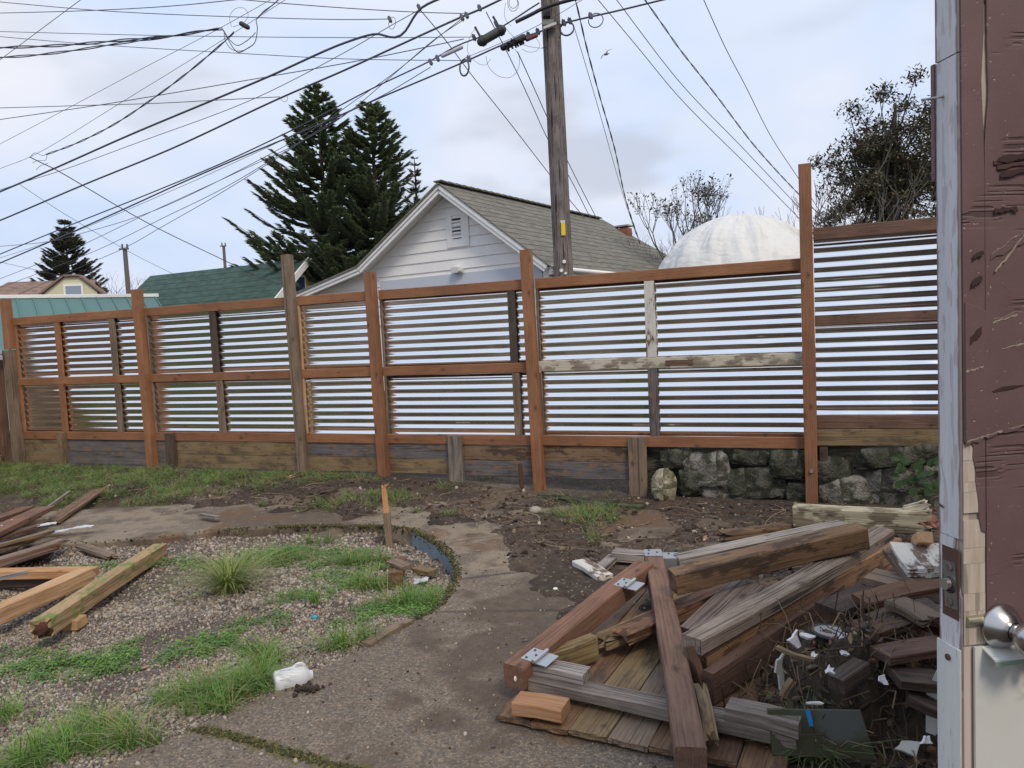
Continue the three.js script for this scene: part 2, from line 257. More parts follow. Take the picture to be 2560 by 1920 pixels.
// inside test for the bed
const bedPoly = [...smoothEdge, [-6, -1.2], [-6, -5.4]];
function inBed(x, z, m = 0) { let c = false; for (let i = 0, j = bedPoly.length - 1; i < bedPoly.length; j = i++) { const [xi, zi] = bedPoly[i], [xj, zj] = bedPoly[j]; if ((zi > z) !== (zj > z) && x < (xj - xi) * (z - zi) / (zj - zi) + xi) c = !c; } return c; }
function edgeDist(x, z, pts) { let b = 9; for (let i = 0; i < pts.length; i++) { const q = hypot(pts[i][0] - x, pts[i][1] - z); if (q < b) b = q; } return b; }
const frontPts = refine(bedFront, .08), turnPts = refine(bedTurn.slice(0, 6), .05);
function bh(x, z) {
  const n = fbm(x * 2 + 7, z * 2 + 2, 3, 44) - .5, n2 = fbm(x * 9, z * 9, 3, 45) - .5;
  let y = -.055 + n * .06 + n2 * .02; y = lerp(-.014 + n2 * .015, y, sstep(.0, .5, edgeDist(x, z, frontPts))); y = lerp(-.13 + n2 * .03, y, sstep(.05, .38, edgeDist(x, z, turnPts))); return y;
}
{
  const P = [], U = [], I = [], nx = 150, nz = 130, x0 = -5.6, x1 = -.3, z0 = -5.75, z1 = -1.5;
  for (let j = 0; j <= nz; j++) for (let i = 0; i <= nx; i++) { const x = lerp(x0, x1, i / nx), z = lerp(z0, z1, j / nz); P.push(x, min(bh(x, z), inBed(x, z) ? 1 : -.03), z); U.push(x / 1.5, z / 1.5); }
  for (let j = 0; j < nz; j++) for (let i = 0; i < nx; i++) { const a = j * (nx + 1) + i; I.push(a, a + nx + 1, a + 1, a + 1, a + nx + 1, a + nx + 2); }
  const g = new THREE.BufferGeometry(); g.setAttribute('position', new THREE.Float32BufferAttribute(P, 3)); g.setAttribute('uv', new THREE.Float32BufferAttribute(U, 2)); g.setIndex(I); g.computeVertexNormals();
  const t = bake(512, 512, (u, v) => { const f = hsh(floor(u * 170), floor(v * 170), 3), a = fbm(u * 20, v * 20, 3, 8); const c = mul3(mix3([.06, .045, .034], [.13, .105, .085], a), .6 + f * .8); return [...c, f * .6 + a * .4]; });
  structure(mesh('gravel_bed', g, mat([1, 1, 1], { map: t.map, bumpMap: t.bump, bumpScale: .008, roughness: .95 })));
}

// ---------- the fence ----------
const fence = thing('timber_fence', 'long orange-brown timber fence filled with corrugated metal sheets', 'fence', [FA[0], 0, FA[1]], FYAW);
{
  const rough = bake(256, 256, (u, v) => [0, 0, 0, .10 + .10 * sstep(.3, .8, fbm(u * 5, v * 5, 2, 6))]).bump;
  const zinc = mat([.86, .865, .86], { metalness: 1, roughness: 1, roughnessMap: rough });
  const PITCH = .0745;
  function sheet(s0, s1, y0, y1, ph, dents = []) {
    const nr = Math.ceil((y1 - y0) / PITCH * 16), ns = max(8, Math.ceil((s1 - s0) / .06)), P = [], U = [], I = [], sd = ++timberSeed;
    for (let j = 0; j <= nr; j++) for (let i = 0; i <= ns; i++) {
      const s = lerp(s0, s1, i / ns), y = lerp(y0, y1, j / nr); const dy = (vn(s * .7 + sd, y * .8, sd) - .5) * .008;
      let n = -.1105 + .0068 * (sin((y + dy) / PITCH * 2 * PI + ph) - .04 * sin((y + dy) / PITCH * 4 * PI + 2 * ph)) + (vn(s * 1.1 + sd * 3, y * 1.2, sd + 5) - .5) * .006;
      for (const [ds, dyy, r, a] of dents) n -= a * Math.exp(-(((s - ds) / r) ** 2 + ((y - dyy) / (r * .5)) ** 2));
      P.push(s, y, n); U.push(s, y);
    }
    for (let j = 0; j < nr; j++) for (let i = 0; i < ns; i++) { const a = j * (ns + 1) + i; I.push(a, a + 1, a + ns + 1, a + 1, a + ns + 2, a + ns + 1); }
    const g = new THREE.BufferGeometry(); g.setAttribute('position', new THREE.Float32BufferAttribute(P, 3)); g.setAttribute('uv', new THREE.Float32BufferAttribute(U, 2)); g.setIndex(I); g.computeVertexNormals();
    return mesh('metal_sheet', g, zinc, fence);
  }
  const post = (s, y0, y1, m, lean = 0, lab, w = .09) => { const p = beam('post', [s + lean, y0, -.045], [s, y1, -.045], w, .09, m, { up: [0, 0, 1], ch: .004 }, fence); if (lab) p.userData.label = lab; return p; };
  const rail = (name, s0, s1, y0, y1, m, lab) => { const r = beam(name, [s0, (y0 + y1) / 2, -.087], [s1, (y0 + y1) / 2, -.087], .024, y1 - y0, m, { ch: .004, bow: .002 }, fence); if (lab) r.userData.label = lab; return r; };
  const stud = (s, y0, y1, m, w = .089, lab) => { const r = beam('stud', [s, y0, -.0885], [s, y1, -.0885], w, .023, m, { up: [0, 0, 1], ch: .003 }, fence); if (lab) r.userData.label = lab; return r; };
  // posts
  post(-.68, 1.5, 2.1, Wd.cedar); post(-.70, -.1, 1.49, Wd.greyBrown, 0, 'weathered brown lower post at the left end', .11);
  post(1.455, -.12, 2.08, Wd.cedar, .025);
  post(3.495, -.12, 2.29, Wd.greyBrown, .03, 'weathered grey-brown post, taller than its neighbours');
  post(4.44, -.12, 2.046, Wd.cedar2, .03); post(6.03, -.12, 2.124, Wd.cedar, .03); post(8.295, -.14, 2.568, Wd.cedar2, .004, 'tallest orange-brown post with a bolt near its foot');
  const bolt = mesh('bolt', new THREE.CylinderGeometry(.014, .016, .02, 6), mat([.6, .6, .6], { metalness: .9, roughness: .4 }), fence); bolt.rotation.x = PI / 2; bolt.position.set(8.3, .245, .008);
  const ps = [-.68, 1.465, 3.51, 4.455, 6.045, 8.298], top = [1.785, 1.876], mid = [1.055, 1.143], bot = [.402, .494];
  for (let b = 0; b < 5; b++) {
    const a = ps[b] + .046, e = ps[b + 1] - .046, m = b % 2 ? Wd.cedar2 : Wd.cedar;
    rail('top_rail', a, e, ...top, m);
    rail('bottom_rail', a, e, ...bot, b === 2 ? Wd.cedar : Wd.cedar2);
    if (b === 4) { const r = rail('middle_rail', a, e, mid[0] + .005, mid[1] + .01, Wd.limed, 'bleached grey reused middle rail'); } else rail('middle_rail', a, e, ...mid, m);
    const dents = b === 3 ? [[5.72, 1.27, .05, .012]] : b === 4 ? [[7.95, 1.27, .06, .012]] : [];
    sheet(a + .002, e - .002, 1.03, 1.85, .4 + b, dents); sheet(a + .002, e - .002, .42, 1.035, 1.7 + b * 1.3);
  }
  // short plate on the reused rail
  box('patch_board', 7.2, 7.42, 1.085, 1.125, -.0745, -.068, Wd.red, fence);
  // studs between the rails
  const pair = (s0, s1, w, mu, ml, lu, ll) => { stud(s0, 1.1435, 1.7845, mu, w, lu); stud(s1, .4945, 1.0545, ml, w, ll); };
  pair(.105, .09, .085, Wd.cedar, Wd.cedar); pair(.985, .99, .085, Wd.greyBrown, Wd.greyBrown);
  pair(2.45, 2.475, .085, Wd.dark, Wd.greyBrown); pair(5.855, 5.865, .07, Wd.dark, Wd.greyBrown, 'dark stained upper stud'); 
  stud(7.085, 1.156, 1.7845, Wd.white, .085, 'cream painted upper stud with flaking paint'); stud(7.088, .4945, 1.0595, Wd.slate, .08, 'dark grey lower stud');
  for (const [s, m] of [[3.565, Wd.light], [1.525, Wd.greyBrown], [4.515, Wd.greyBrown], [6.1, Wd.greyBrown]]) { stud(s, 1.1435, 1.7845, m, .02); stud(s, .4945, 1.0545, m, .02); }
  stud(-.615, .4945, 1.0545, Wd.cedar, .04); stud(-.615, 1.1435, 1.7845, Wd.cedar, .04);
  // skirt of two courses of boards
  const skirt = [[-.62, .0, Wd.yellow, Wd.yellow], [.14, 1.42, Wd.slate, Wd.slate], [1.51, 1.69, Wd.slate, Wd.slate], [1.83, 3.46, Wd.yellow, Wd.yellow], [3.55, 4.41, Wd.slate, Wd.yellow], [4.5, 5.165, Wd.slate, Wd.yellow], [5.33, 6.0, Wd.stained, Wd.slate], [6.09, 6.865, Wd.stained, Wd.slate]];
  for (const [a, e, mu, ml] of skirt) {
    beam('skirt_board', [a - .04, .331, -.1], [e + .04, .331, -.1], .022, .136, mu, { ch: .002, bow: .006 }, fence); beam('skirt_board', [a - .04, .185, -.103], [e + .04, .188, -.1], .022, .145, ml, { ch: .002, bow: .006 }, fence);
  }
  for (const [s, w, m, y0] of [[.06, .12, Wd.yellow, -.02], [1.755, .12, Wd.dark, 0], [5.24, .145, Wd.grey, -.08], [6.945, .15, Wd.greyBrown, -.1]]) beam('skirt_stake', [s - .006, y0, -.052], [s, .487, -.052], w, .04, m, { up: [0, 0, 1], rag: 2, ragLen: .02 }, fence);
  // right-hand bay, set higher
  const R0 = 8.345, R1 = 10.6;
  rail('top_rail', R0, R1, 2.0, 2.095, Wd.red, 'dark brown rail of the raised bay'); rail('middle_rail', R0, R1, 1.353, 1.433, Wd.red); rail('bottom_rail', R0, R1, .563, .667, Wd.red);
  rail('skirt_board', R0, R1, .432, .56, Wd.yellow);
  sheet(R0 + .002, R1, 1.345, 2.04, .9); sheet(R0 + .002, R1, .6, 1.36, 2.2);
  post(10.65, -.1, 2.3, Wd.cedar);
  beam('brace', [8.39, .1, -.1], [8.39, .43, -.1], .06, .03, Wd.dark, { up: [0, 0, 1] }, fence);
}
// rusty pipe stub by the skirt
{ const p = mesh('rusty_pipe', new THREE.CylinderGeometry(.02, .022, .26, 10), mat([.09, .04, .03], { roughness: .9 })); p.position.set(...fw(5.92, .13, .05)); p.rotation.z = .03; tag(p, 'short rusty iron pipe standing in the dirt before the skirt boards', 'pipe'); }
// neighbouring old board fence at the left end, running towards the viewer
{
  const f = thing('board_fence', 'old weathered vertical board fence at the far left edge', 'fence', fw(-.98, 0, 0), FYAW);
  const run = 16; for (let i = 0; i < run; i++) { const b = beam('board', [-.02 - hsh(i, 3) * .01, .02, .06 + i * .152], [-.03, 1.55 + hsh(i, 4) * .06, .06 + i * .152], .022, .145, i % 3 ? Wd.greyBrown : Wd.brown, { up: [0, 0, 1] }, f); }
  beam('rail', [-.06, .4, 0], [-.06, .4, 2.5], .04, .09, Wd.brown, {}, f); beam('rail', [-.06, 1.3, 0], [-.06, 1.3, 2.5], .04, .09, Wd.brown, {}, f);
  beam('post', [.1, -.05, .0], [.1, 1.5, .0], .1, .1, Wd.brown, { up: [0, 0, 1] }, f);
  beam('base_board', [-.1, .18, .09], [.16, .16, .09], .03, .12, Wd.stained, {}, f);
  const zn = mat([.62, .63, .64], { metalness: .5, roughness: .5 });
  for (const [x, y] of [[.22, 1.47], [.22, 1.4], [.27, 1.48], [.27, 1.41]]) { const q = mesh('bracket', new THREE.BoxGeometry(.045, .06, .006), zn, f); q.position.set(x, y, .055); }
}
// rough stone and mortar wall under the right end of the fence
const stoneTex = bake(512, 512, (u, v) => {
  const a = fbm(u * 8, v * 8, 5, 301), b = fbm(u * 40, v * 40, 3, 305), m = sstep(.42, .66, fbm(u * 6 + 3, v * 6, 6, 310) + (b - .5) * .35), f = hsh(floor(u * 400), floor(v * 400), 2);
  let c = mix3([.13, .12, .105], [.36, .34, .3], clamp(a * 1.5 - .3 + (b - .5) * .9)); c = mix3(c, mul3([.04, .042, .02], .5 + f), m * .9); return [...c, a * .5 + b * .4];
});
const stoneMat = mat([.8, .8, .8], { map: stoneTex.map, bumpMap: stoneTex.bump, bumpScale: .02, roughness: .95 });
const darkStone = mat([.33, .36, .3], { map: stoneTex.map, bumpMap: stoneTex.bump, bumpScale: .02, roughness: .95 });
function blocky(seed, sx, sy, sz) { const g = lump(seed, 1, 1, 1, .16, 4, 2.2), p = g.attributes.position, uv = g.attributes.uv; for (let i = 0; i < p.count; i++) { const x = p.getX(i), y = p.getY(i), z = p.getZ(i), q = v => Math.sign(v) * pow(abs(v), .42), k = 1 + (fbm(x * 3.5 + seed, y * 3.5 + z * 3, 5, seed) - .5) * .5; p.setXYZ(i, q(x) * sx * 1.0 * k, q(y) * sy * 1.0 * k, q(z) * sz * k); uv.setXY(i, p.getX(i) * 2.3 + seed * .37, p.getY(i) * 2.3 + p.getZ(i)); } g.computeVertexNormals(); return g; }
{
  const w = thing('stone_wall', 'low mossy wall of rough stones and mortar under the raised fence bay', 'wall', fw(7.0, 0, 0), FYAW);
  const list = [[.50, .2, .20, .16, 0], [.88, .12, .24, .15, 1], [.62, .02, .2, .07, 0], [1.15, .27, .16, .12, 1], [.25, .3, .12, .1, 1], [1.42, .2, .16, .13, 1], [1.52, .05, .22, .13, 0], [1.95, .14, .3, .18, 0], [2.35, .12, .2, .2, 1], [1.9, .35, .3, .08, 1], [2.7, .2, .25, .2, 1], [.85, .33, .16, .08, 1], [.36, .1, .1, .12, 1], [1.22, .05, .12, .1, 1], [2.5, .34, .3, .1, 1]];
  list.forEach(([x, y, sx, sy, k], i) => { const o = mesh('stone', blocky(40 + i, sx, sy, .15), k ? darkStone : stoneMat, w); o.position.set(x, y, -.19 - (i % 3) * .015); o.rotation.z = (hsh(i, 7) - .5) * .3; });
  const g = new THREE.BoxGeometry(3.9, .52, .2, 60, 12, 1); const p = g.attributes.position; for (let i = 0; i < p.count; i++) if (p.getZ(i) > 0) p.setZ(i, p.getZ(i) + (fbm(p.getX(i) * 4 + 9, p.getY(i) * 4 + 9, 4, 9) - .5) * .14); g.computeVertexNormals();
  const e = mesh('earth_core', g, mat([.6, .55, .4], { map: stoneTex.map, bumpMap: stoneTex.bump, bumpScale: .03, color: 0x4a4436 }), w); e.position.set(1.85, .16, -.245); e.material.color.setRGB(.42, .4, .32);
}
{ const r = mesh('rock', lump(91, .105, .15, .09, .28, 3), tinted(stoneMat, [1.7, 1.6, 1.3])); r.position.set(...fw(7.18, .1, .06)); tag(r, 'pale pointed rock with a patch of moss at the end of the skirt boards', 'rock'); }
{ const r = mesh('mossy_kerb', timberGeo(.95, .12, .1, { sub: 6, seg: 14, jit: .008 }), tinted(stoneMat, [.35, .4, .24])); orient(r, fw(6.15, -.015, .22), fw(7.0, -.03, .42), [0, 1, 0]); tag(r, 'short length of dark mossy kerb lying in the dirt by the fence', 'kerb'); }
// ivy on the wall
{ const a = new Acc(), r = rng(71); for (let i = 0; i < 46; i++) { const s = 9.0 + (r() - .3) * .45, y = .05 + r() * .33, b = fw(s, y, .02 + r() * .06), k = .02 + r() * .016; const t = r() * 6; const pts = []; for (let q = 0; q < 5; q++) { const an = t + q * 2 * PI / 5, rr = k * (q % 2 ? .9 : 1.2); pts.push([b[0] + cos(an) * rr * .9, b[1] + sin(an) * rr, b[2] + cos(an) * rr * .4 + (r() - .5) * .01]); } for (let q = 1; q < 4; q++) a.tri(pts[0], pts[q], pts[q + 1]); }
  const o = mesh('ivy', a.geo(), mat([.045, .085, .03], { roughness: .5 })); tag(o, 'small ivy plant with lobed leaves on the mossy stone wall', 'ivy'); }

// ---------- things beyond the fence ----------
const paintWhite = (() => { const t = bake(256, 256, (u, v) => { const a = fbm(u * 6, v * 6, 4, 21), b = fbm(u * 60, v * 20, 2, 22); const k = .9 + .12 * (a - .5) + .05 * (b - .5); return [.9 * k, .89 * k, .87 * k, b]; }); return mat([1, 1, 1], { map: t.map, bumpMap: t.bump, bumpScale: .002, roughness: .75 }); })();
const shingleTone = (c, s) => { const t = bake(512, 512, (u, v) => { const row = floor(v * 24), o = hsh(row, 3, s), i = floor((u + o) * 18), k = .78 + .44 * hsh(i, row, s), f = .85 + .3 * hsh(floor(u * 512), floor(v * 512), s + 2), b = .85 + .3 * fbm(u * 4, v * 4, 3, s); return [...mul3(c, k * f * b), .5 + .3 * hsh(i, row, s)]; }); return mat([1, 1, 1], { map: t.map, bumpMap: t.bump, bumpScale: .006, roughness: .95 }); };
function quadGeo(a, b, c, d, su = 1, sv = 1) { const g = new THREE.BufferGeometry(); g.setAttribute('position', new THREE.Float32BufferAttribute([...a, ...b, ...c, ...d], 3)); const L = V3(a).distanceTo(V3(b)), M = V3(a).distanceTo(V3(d)); g.setAttribute('uv', new THREE.Float32BufferAttribute([0, 0, L * su, 0, L * su, M * sv, 0, M * sv], 2)); g.setIndex([0, 1, 2, 0, 2, 3]); g.computeVertexNormals(); return g; }
function slab(a, b, c, d, th, su = .25, sv = .25) { // a thick sloping slab whose top is abcd
  const n = V3(b).sub(V3(a)).cross(V3(d).sub(V3(a))).normalize(); if (n.y < 0) n.negate(); const dn = (p) => [p[0] - n.x * th, p[1] - n.y * th, p[2] - n.z * th]; const A = dn(a), B = dn(b), C = dn(c), D = dn(d);
  return mergeGeometries([quadGeo(a, b, c, d, su, sv), quadGeo(A, B, C, D, su, sv), quadGeo(a, b, B, A), quadGeo(b, c, C, B), quadGeo(c, d, D, C), quadGeo(d, a, A, D)]);
}
function courses(name, a, b, c, d, n, m, parent, lift = .012) { // overlapping shingle courses from the ridge ab down to the eave dc, each a piece
  for (let k = 0; k < n; k++) { const t0 = k / n, t1 = (k + 1) / n + .15 / n, L = (p, q, t) => mix3(p, q, t), up = (p, h) => [p[0], p[1] + h, p[2]]; const t1c = min(t1, 1.02); const g = slab(L(a, d, t0), L(b, c, t0), up(L(b, c, t1c), lift), up(L(a, d, t1c), lift), .01, .25, .4); const uv = g.attributes.uv; for (let i = 0; i < uv.count; i++) uv.setY(i, uv.getY(i) + k * .137); mesh(name, g, m, parent); }
}
// white house
{
  const h = thing('white_house', 'white clapboard house with a gable vent and a greenish grey shingle roof', 'house', [-1.259,4.934,-18], -33 * PI / 180); h.position.y = 0;
  const ap = [0,4.934], ki = [-2.746,3.247], lo = [-5.571,2.627], re = [2.833,2.816];
  const edgeY = (x) => x < ki[0] ? lerp(lo[1], ki[1], (x - lo[0]) / (ki[0] - lo[0])) : x < ap[0] ? lerp(ki[1], ap[1], (x - ki[0]) / (ap[0] - ki[0])) : lerp(ap[1], re[1], (x - ap[0]) / (re[0] - ap[0]));
  const x0 = lo[0] + .15, x1 = re[0] - .22, back = -11;
  // wall behind the siding
  const s = new THREE.Shape(); [[x0, 0], [x1, 0], [x1, edgeY(x1) - .12], [0, ap[1] - .12], [ki[0], ki[1] - .12], [x0, edgeY(x0) - .12]].forEach((p, i) => i ? s.lineTo(...p) : s.moveTo(...p));
  const wg = new THREE.ExtrudeGeometry(s, { depth: .1, bevelEnabled: false }); wg.translate(0, 0, -.13); mesh('wall', wg, paintWhite, h);
  const sg = new THREE.BoxGeometry(.1, re[1] + .0, 10.8); sg.translate(x1 - .05, re[1] / 2 - .1, -5.5); mesh('side_wall', sg, mat([.42, .45, .38]), h);
  const bh2 = .245; for (let y = 1.75; y < ap[1] - .2; y += bh2) { // clapboards, cut to the gable
    const yt = y + bh2; let a = x0, b = x1; const find = (yy, side) => { let x = 0; const st = side * .02; while ((side < 0 ? x > x0 : x < x1) && edgeY(x + st) - .1 > yy) x += st; return x; };
    const aB = find(y, -1), bB = find(y, 1), aT = find(yt, -1), bT = find(yt, 1); const sp = new THREE.Shape(); [[aB, y], [bB, y], [bT, yt], [aT, yt]].forEach((p, i) => i ? sp.lineTo(...p) : sp.moveTo(...p));
    const g = new THREE.ExtrudeGeometry(sp, { depth: .022, bevelEnabled: false }); const p = g.attributes.position; for (let i = 0; i < p.count; i++) { const f = (p.getY(i) - y) / bh2; p.setZ(i, p.getZ(i) - .022 * f); } g.computeVertexNormals(); const uv = g.attributes.uv; for (let i = 0; i < uv.count; i++) uv.setXY(i, p.getX(i) * .3 + y, p.getY(i) * .6); mesh('siding_board', g, paintWhite, h); }
  // rake boards
  const rake = (p, q, w, z0, z1, nm, m) => { const d = new THREE.Vector2(q[0] - p[0], q[1] - p[1]).normalize(), n = [-d.y, d.x]; const sgn = n[1] > 0 ? -1 : 1; const g = new THREE.Shape(); [[p[0], p[1]], [q[0], q[1]], [q[0] + n[0] * w * sgn, q[1] + n[1] * w * sgn], [p[0] + n[0] * w * sgn, p[1] + n[1] * w * sgn]].forEach((v, i) => i ? g.lineTo(...v) : g.moveTo(...v)); const e = new THREE.ExtrudeGeometry(g, { depth: z1 - z0, bevelEnabled: false }); e.translate(0, 0, z0); return mesh(nm, e, m ?? paintWhite, h); };
  const O = .42; for (const [p, q] of [[lo, ki], [ki, [0, ap[1]]], [[0, ap[1]], re]]) { rake(p, q, .17, O - .04, O, 'rake_board'); rake([p[0], p[1] - .02], [q[0], q[1] - .02], .07, O, O + .025, 'rake_trim'); const g = slab([p[0], p[1] - .06, O], [q[0], q[1] - .06, O], [q[0], q[1] - .06, -.03], [p[0], p[1] - .06, -.03], .03); mesh('soffit', g, paintWhite, h); }
  // roof
  const rm = shingleTone([.155, .147, .125], 61), R = (x, y, z) => [x, y + .035, z];
  courses('shingle_course', R(0, ap[1], -8.2), R(0, ap[1], O + .05), R(re[0] + .1, re[1] - .08, O + .05), R(re[0] + .1, re[1] - .08, back), 15, rm, h);
  mesh('roof_slope', slab(R(0, ap[1], O + .05), R(0, ap[1], -8.2), R(ki[0], ki[1], back), R(ki[0], ki[1], O + .05), .05), rm, h).userData.label = 'left slope of the shingle roof';
  mesh('lean_to_roof', slab(R(ki[0], ki[1], O + .05), R(ki[0], ki[1], -6), R(lo[0] - .1, lo[1] - .03, -6), R(lo[0] - .1, lo[1] - .03, O + .05), .05), rm, h);
  mesh('hip', slab(R(0, ap[1] + .01, -8.2), R(0.02, ap[1] + .01, -8.2), R(re[0] + .1, re[1] - .08, back), R(ki[0], re[1] - .08, back), .05), rm, h);
  for (let k = 0; k < 29; k++) { const c = mesh('ridge_cap', new THREE.BoxGeometry(.24, .03, .34), rm, h); c.position.set(.01, ap[1] + .055, O - .12 - k * .29); c.rotation.x = -.06; }
  box('eave_board', re[0] - .0, re[0] + .06, re[1] - .2, re[1] - .04, back, O - .05, paintWhite, h);
  const gut = new Acc(); gut.tube([[re[0] + .13, re[1] - .09, O], [re[0] + .13, re[1] - .1, back]], .055, .055, 8); mesh('gutter', gut.geo(true), paintWhite, h);
  // vent with louvres
  const vt = [-0.122,4.373], vb = [0.52,3.495], st = [0.036,4.233], sb = [0.302,3.681]; const f = paintWhite;
  mesh('vent', mergeGeometries([[vt[0], st[0], vb[1], vt[1]], [sb[0], vb[0], vb[1], vt[1]], [st[0], sb[0], st[1], vt[1]], [st[0], sb[0], vb[1], sb[1]]].map(([a, b, c, d]) => { const g = new THREE.BoxGeometry(b - a, d - c, .05); g.translate((a + b) / 2, (c + d) / 2, .02); return g; })), f, h);
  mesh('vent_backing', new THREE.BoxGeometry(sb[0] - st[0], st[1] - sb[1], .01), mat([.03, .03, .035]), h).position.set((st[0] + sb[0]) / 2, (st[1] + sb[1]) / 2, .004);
  for (let k = 0; k < 6; k++) { const l = mesh('louvre', new THREE.BoxGeometry(sb[0] - st[0], .012, .07), f, h); l.position.set((st[0] + sb[0]) / 2, lerp(st[1], sb[1], (k + .5) / 6), .03); l.rotation.x = .75; }
  const bl = [-2.356,2.883], br = [2.457,2.829]; box('grey_band', bl[0], br[0], bl[1] - .5, bl[1] - .01, .024, .034, mat([.52, .56, .63]), h);
  const la = [0.13,2.944]; const lm = mesh('wall_lamp', mergeGeometries([new THREE.BoxGeometry(.2, .13, .14).toNonIndexed(), new THREE.CylinderGeometry(.05, .05, .1, 10).rotateZ(PI / 2).translate(.15, -.02, 0).toNonIndexed()]), mat([.6, .6, .58]), h); lm.position.set(la[0], la[1], .1);
  // chimney
  const chim = new THREE.Group(); chim.name = 'chimney'; h.add(chim); const cb = mat([.24, .09, .06]); for (let k = 0; k < 6; k++) { const q = mesh('brick_course', new THREE.BoxGeometry(.4 - (k % 2) * .02, .1, .4 - (k % 2) * .02), cb, chim); q.position.set(.62, ap[1] - .86 + k * .103, -8.6); }
  mesh('chimney_cap', new THREE.BoxGeometry(.45, .05, .45), mat([.3, .27, .24]), chim).position.set(.62, ap[1] - .22, -8.6);
}
// house with a green shingle roof
{
  const o = [-6.534,4.05,-24]; const h = thing('green_roof_house', 'pale green house with a dark green shingle roof and a yellow-framed gable window', 'house', [o[0], 0, o[2]], -26 * PI / 180);
  const rm = shingleTone([.042, .08, .066], 63), H = o[1], w = 3.3, dp = 2.75, Lx = -7.0, wall = mat([.50, .58, .43]), trim = paintWhite;
  courses('shingle_course', [Lx, H, 0], [.35, H, 0], [.35, H - dp, w], [Lx, H - dp, w], 14, rm, h);
  mesh('roof_slope', slab([Lx, H, 0], [.35, H, 0], [.35, H - dp * .9, -w], [Lx, H - dp * .9, -w], .06), rm, h);
  const s = new THREE.Shape(); [[-w + .1, 0], [w - .1, 0], [w - .3, H - dp + .1], [0, H - .12], [-w + .3, H - dp + .1]].forEach((p, i) => i ? s.lineTo(...p) : s.moveTo(...p)); const g = new THREE.ExtrudeGeometry(s, { depth: .1, bevelEnabled: false }); g.rotateY(PI / 2); mesh('wall', g, wall, h).position.x = -.1;
  mesh('front_wall', new THREE.BoxGeometry(6.9, H - dp, .1).translate(-3.5, (H - dp) / 2, w - .35), wall, h);
  for (const sg of [-1, 1]) { beam('rake_board', [.37, H - .05, sg * .02], [.37, H - dp - .0, sg * w], .05, .2, trim, { bow: 0 }, h); }
  for (let k = 0; k < 9; k++) box('batten', .0, .02, 1, H - .3 - abs(k - 4) * .62 * .83, (k - 4) * .62 - .02, (k - 4) * .62 + .02, wall, h);
  const wt = [-0.395,3.475], wb = [0.028,3.022]; const cz = -(wt[0] + wb[0]) / 2, ww = abs(wb[0] - wt[0]), hh = wt[1] - wb[1], cy = (wt[1] + wb[1]) / 2; const win = new THREE.Group(); win.name = 'window'; h.add(win); win.position.set(.03, cy, cz);
  mesh('yellow_surround', new THREE.BoxGeometry(.02, hh + .5, ww + .6), mat([.5, .36, .12]), win).position.x = -.01; mesh('frame', new THREE.BoxGeometry(.05, hh + .14, ww + .14), trim, win); mesh('pane', new THREE.BoxGeometry(.02, hh, ww), mat([.06, .1, .16], { roughness: .1 }), win).position.x = .03;
}
// shed with a teal standing-seam roof
{
  const o = [-7.982,2.61,-17], a = 36 * PI / 180; const h = thing('teal_roof_shed', 'small shed with a ribbed teal metal roof just beyond the fence', 'shed', [o[0], 0, o[2]], a); const H = o[1];
  const tm = mat([.075, .165, .15], { roughness: .5 }), sl = .42, D = 2.6;
  mesh('roof', slab([-5, H, 0], [0, H, 0], [0, H - D * sl, D], [-5, H - D * sl, D], .03), tm, h); mesh('roof_slope', slab([-5, H, 0], [0, H, 0], [0, H - D * sl, -D], [-5, H - D * sl, -D], .03), tm, h);
  for (let k = 0; k < 17; k++) { const x = -.02 - k * .29; beam('rib', [x, H + .012, 0], [x, H - D * sl + .012, D], .025, .03, tm, { bow: 0, seg: 2 }, h); }
  box('ridge_cap', -5, .06, H - .02, H + .055, -.1, .08, paintWhite, h, { seg: 4 });
  mesh('wall', new THREE.BoxGeometry(4.7, H - D * sl + .3, 4).translate(-2.5, (H - D * sl) / 2 - .1, 0), mat([.4, .42, .36]), h);
}
// small far houses at the left
{
  const o = [-22.671,4.652,-40]; const h = thing('tan_roof_house', 'small far house with a tan hipped roof and a cream dormer gable', 'house', [o[0], 0, o[2]], .22); const rm = shingleTone([.22, .15, .12], 64), y = o[1];
  mesh('roof', slab([-4, y + .75, -1.5], [.3, y + .75, -1.5], [.9, y - 1.4, 2.2], [-6.2, y - 1.4, 2.2], .08), rm, h); mesh('roof_slope', slab([-4, y + .75, -1.5], [.3, y + .75, -1.5], [.9, y - 1.4, -5], [-6.2, y - 1.4, -5], .08), rm, h);
  const s = new THREE.Shape(); [[-1.1, y - 1.5], [1.7, y - 1.5], [1.5, y - .2], [.7, y + .55], [.1, y + .55], [-.9, y - .2]].forEach((p, i) => i ? s.lineTo(...p) : s.moveTo(...p)); const g = new THREE.ExtrudeGeometry(s, { depth: .3, bevelEnabled: false }); mesh('dormer_wall', g.translate(0, 0, 2.3), mat([.62, .6, .42]), h);
  for (const [p, q] of [[[-1.2, y - .35], [.05, y + .62]], [[.05, y + .62], [.75, y + .62]], [[.75, y + .62], [2.0, y - .5]]]) beam('dormer_roof', [p[0], p[1], 2.4], [q[0], q[1], 2.4], .7, .1, rm, { bow: 0, seg: 2 }, h);
  const w = mesh('window', new THREE.BoxGeometry(.9, .9, .06), paintWhite, h); w.position.set(.45, y - .25, 2.64); const pn = mesh('pane', new THREE.BoxGeometry(.7, .7, .04), mat([.25, .32, .4], { roughness: .15 }), w); pn.position.z = .03;
  mesh('wall', new THREE.BoxGeometry(6, y - 1.5, 5).translate(-2.5, (y - 1.5) / 2, -1), mat([.5, .48, .38]), h);
}
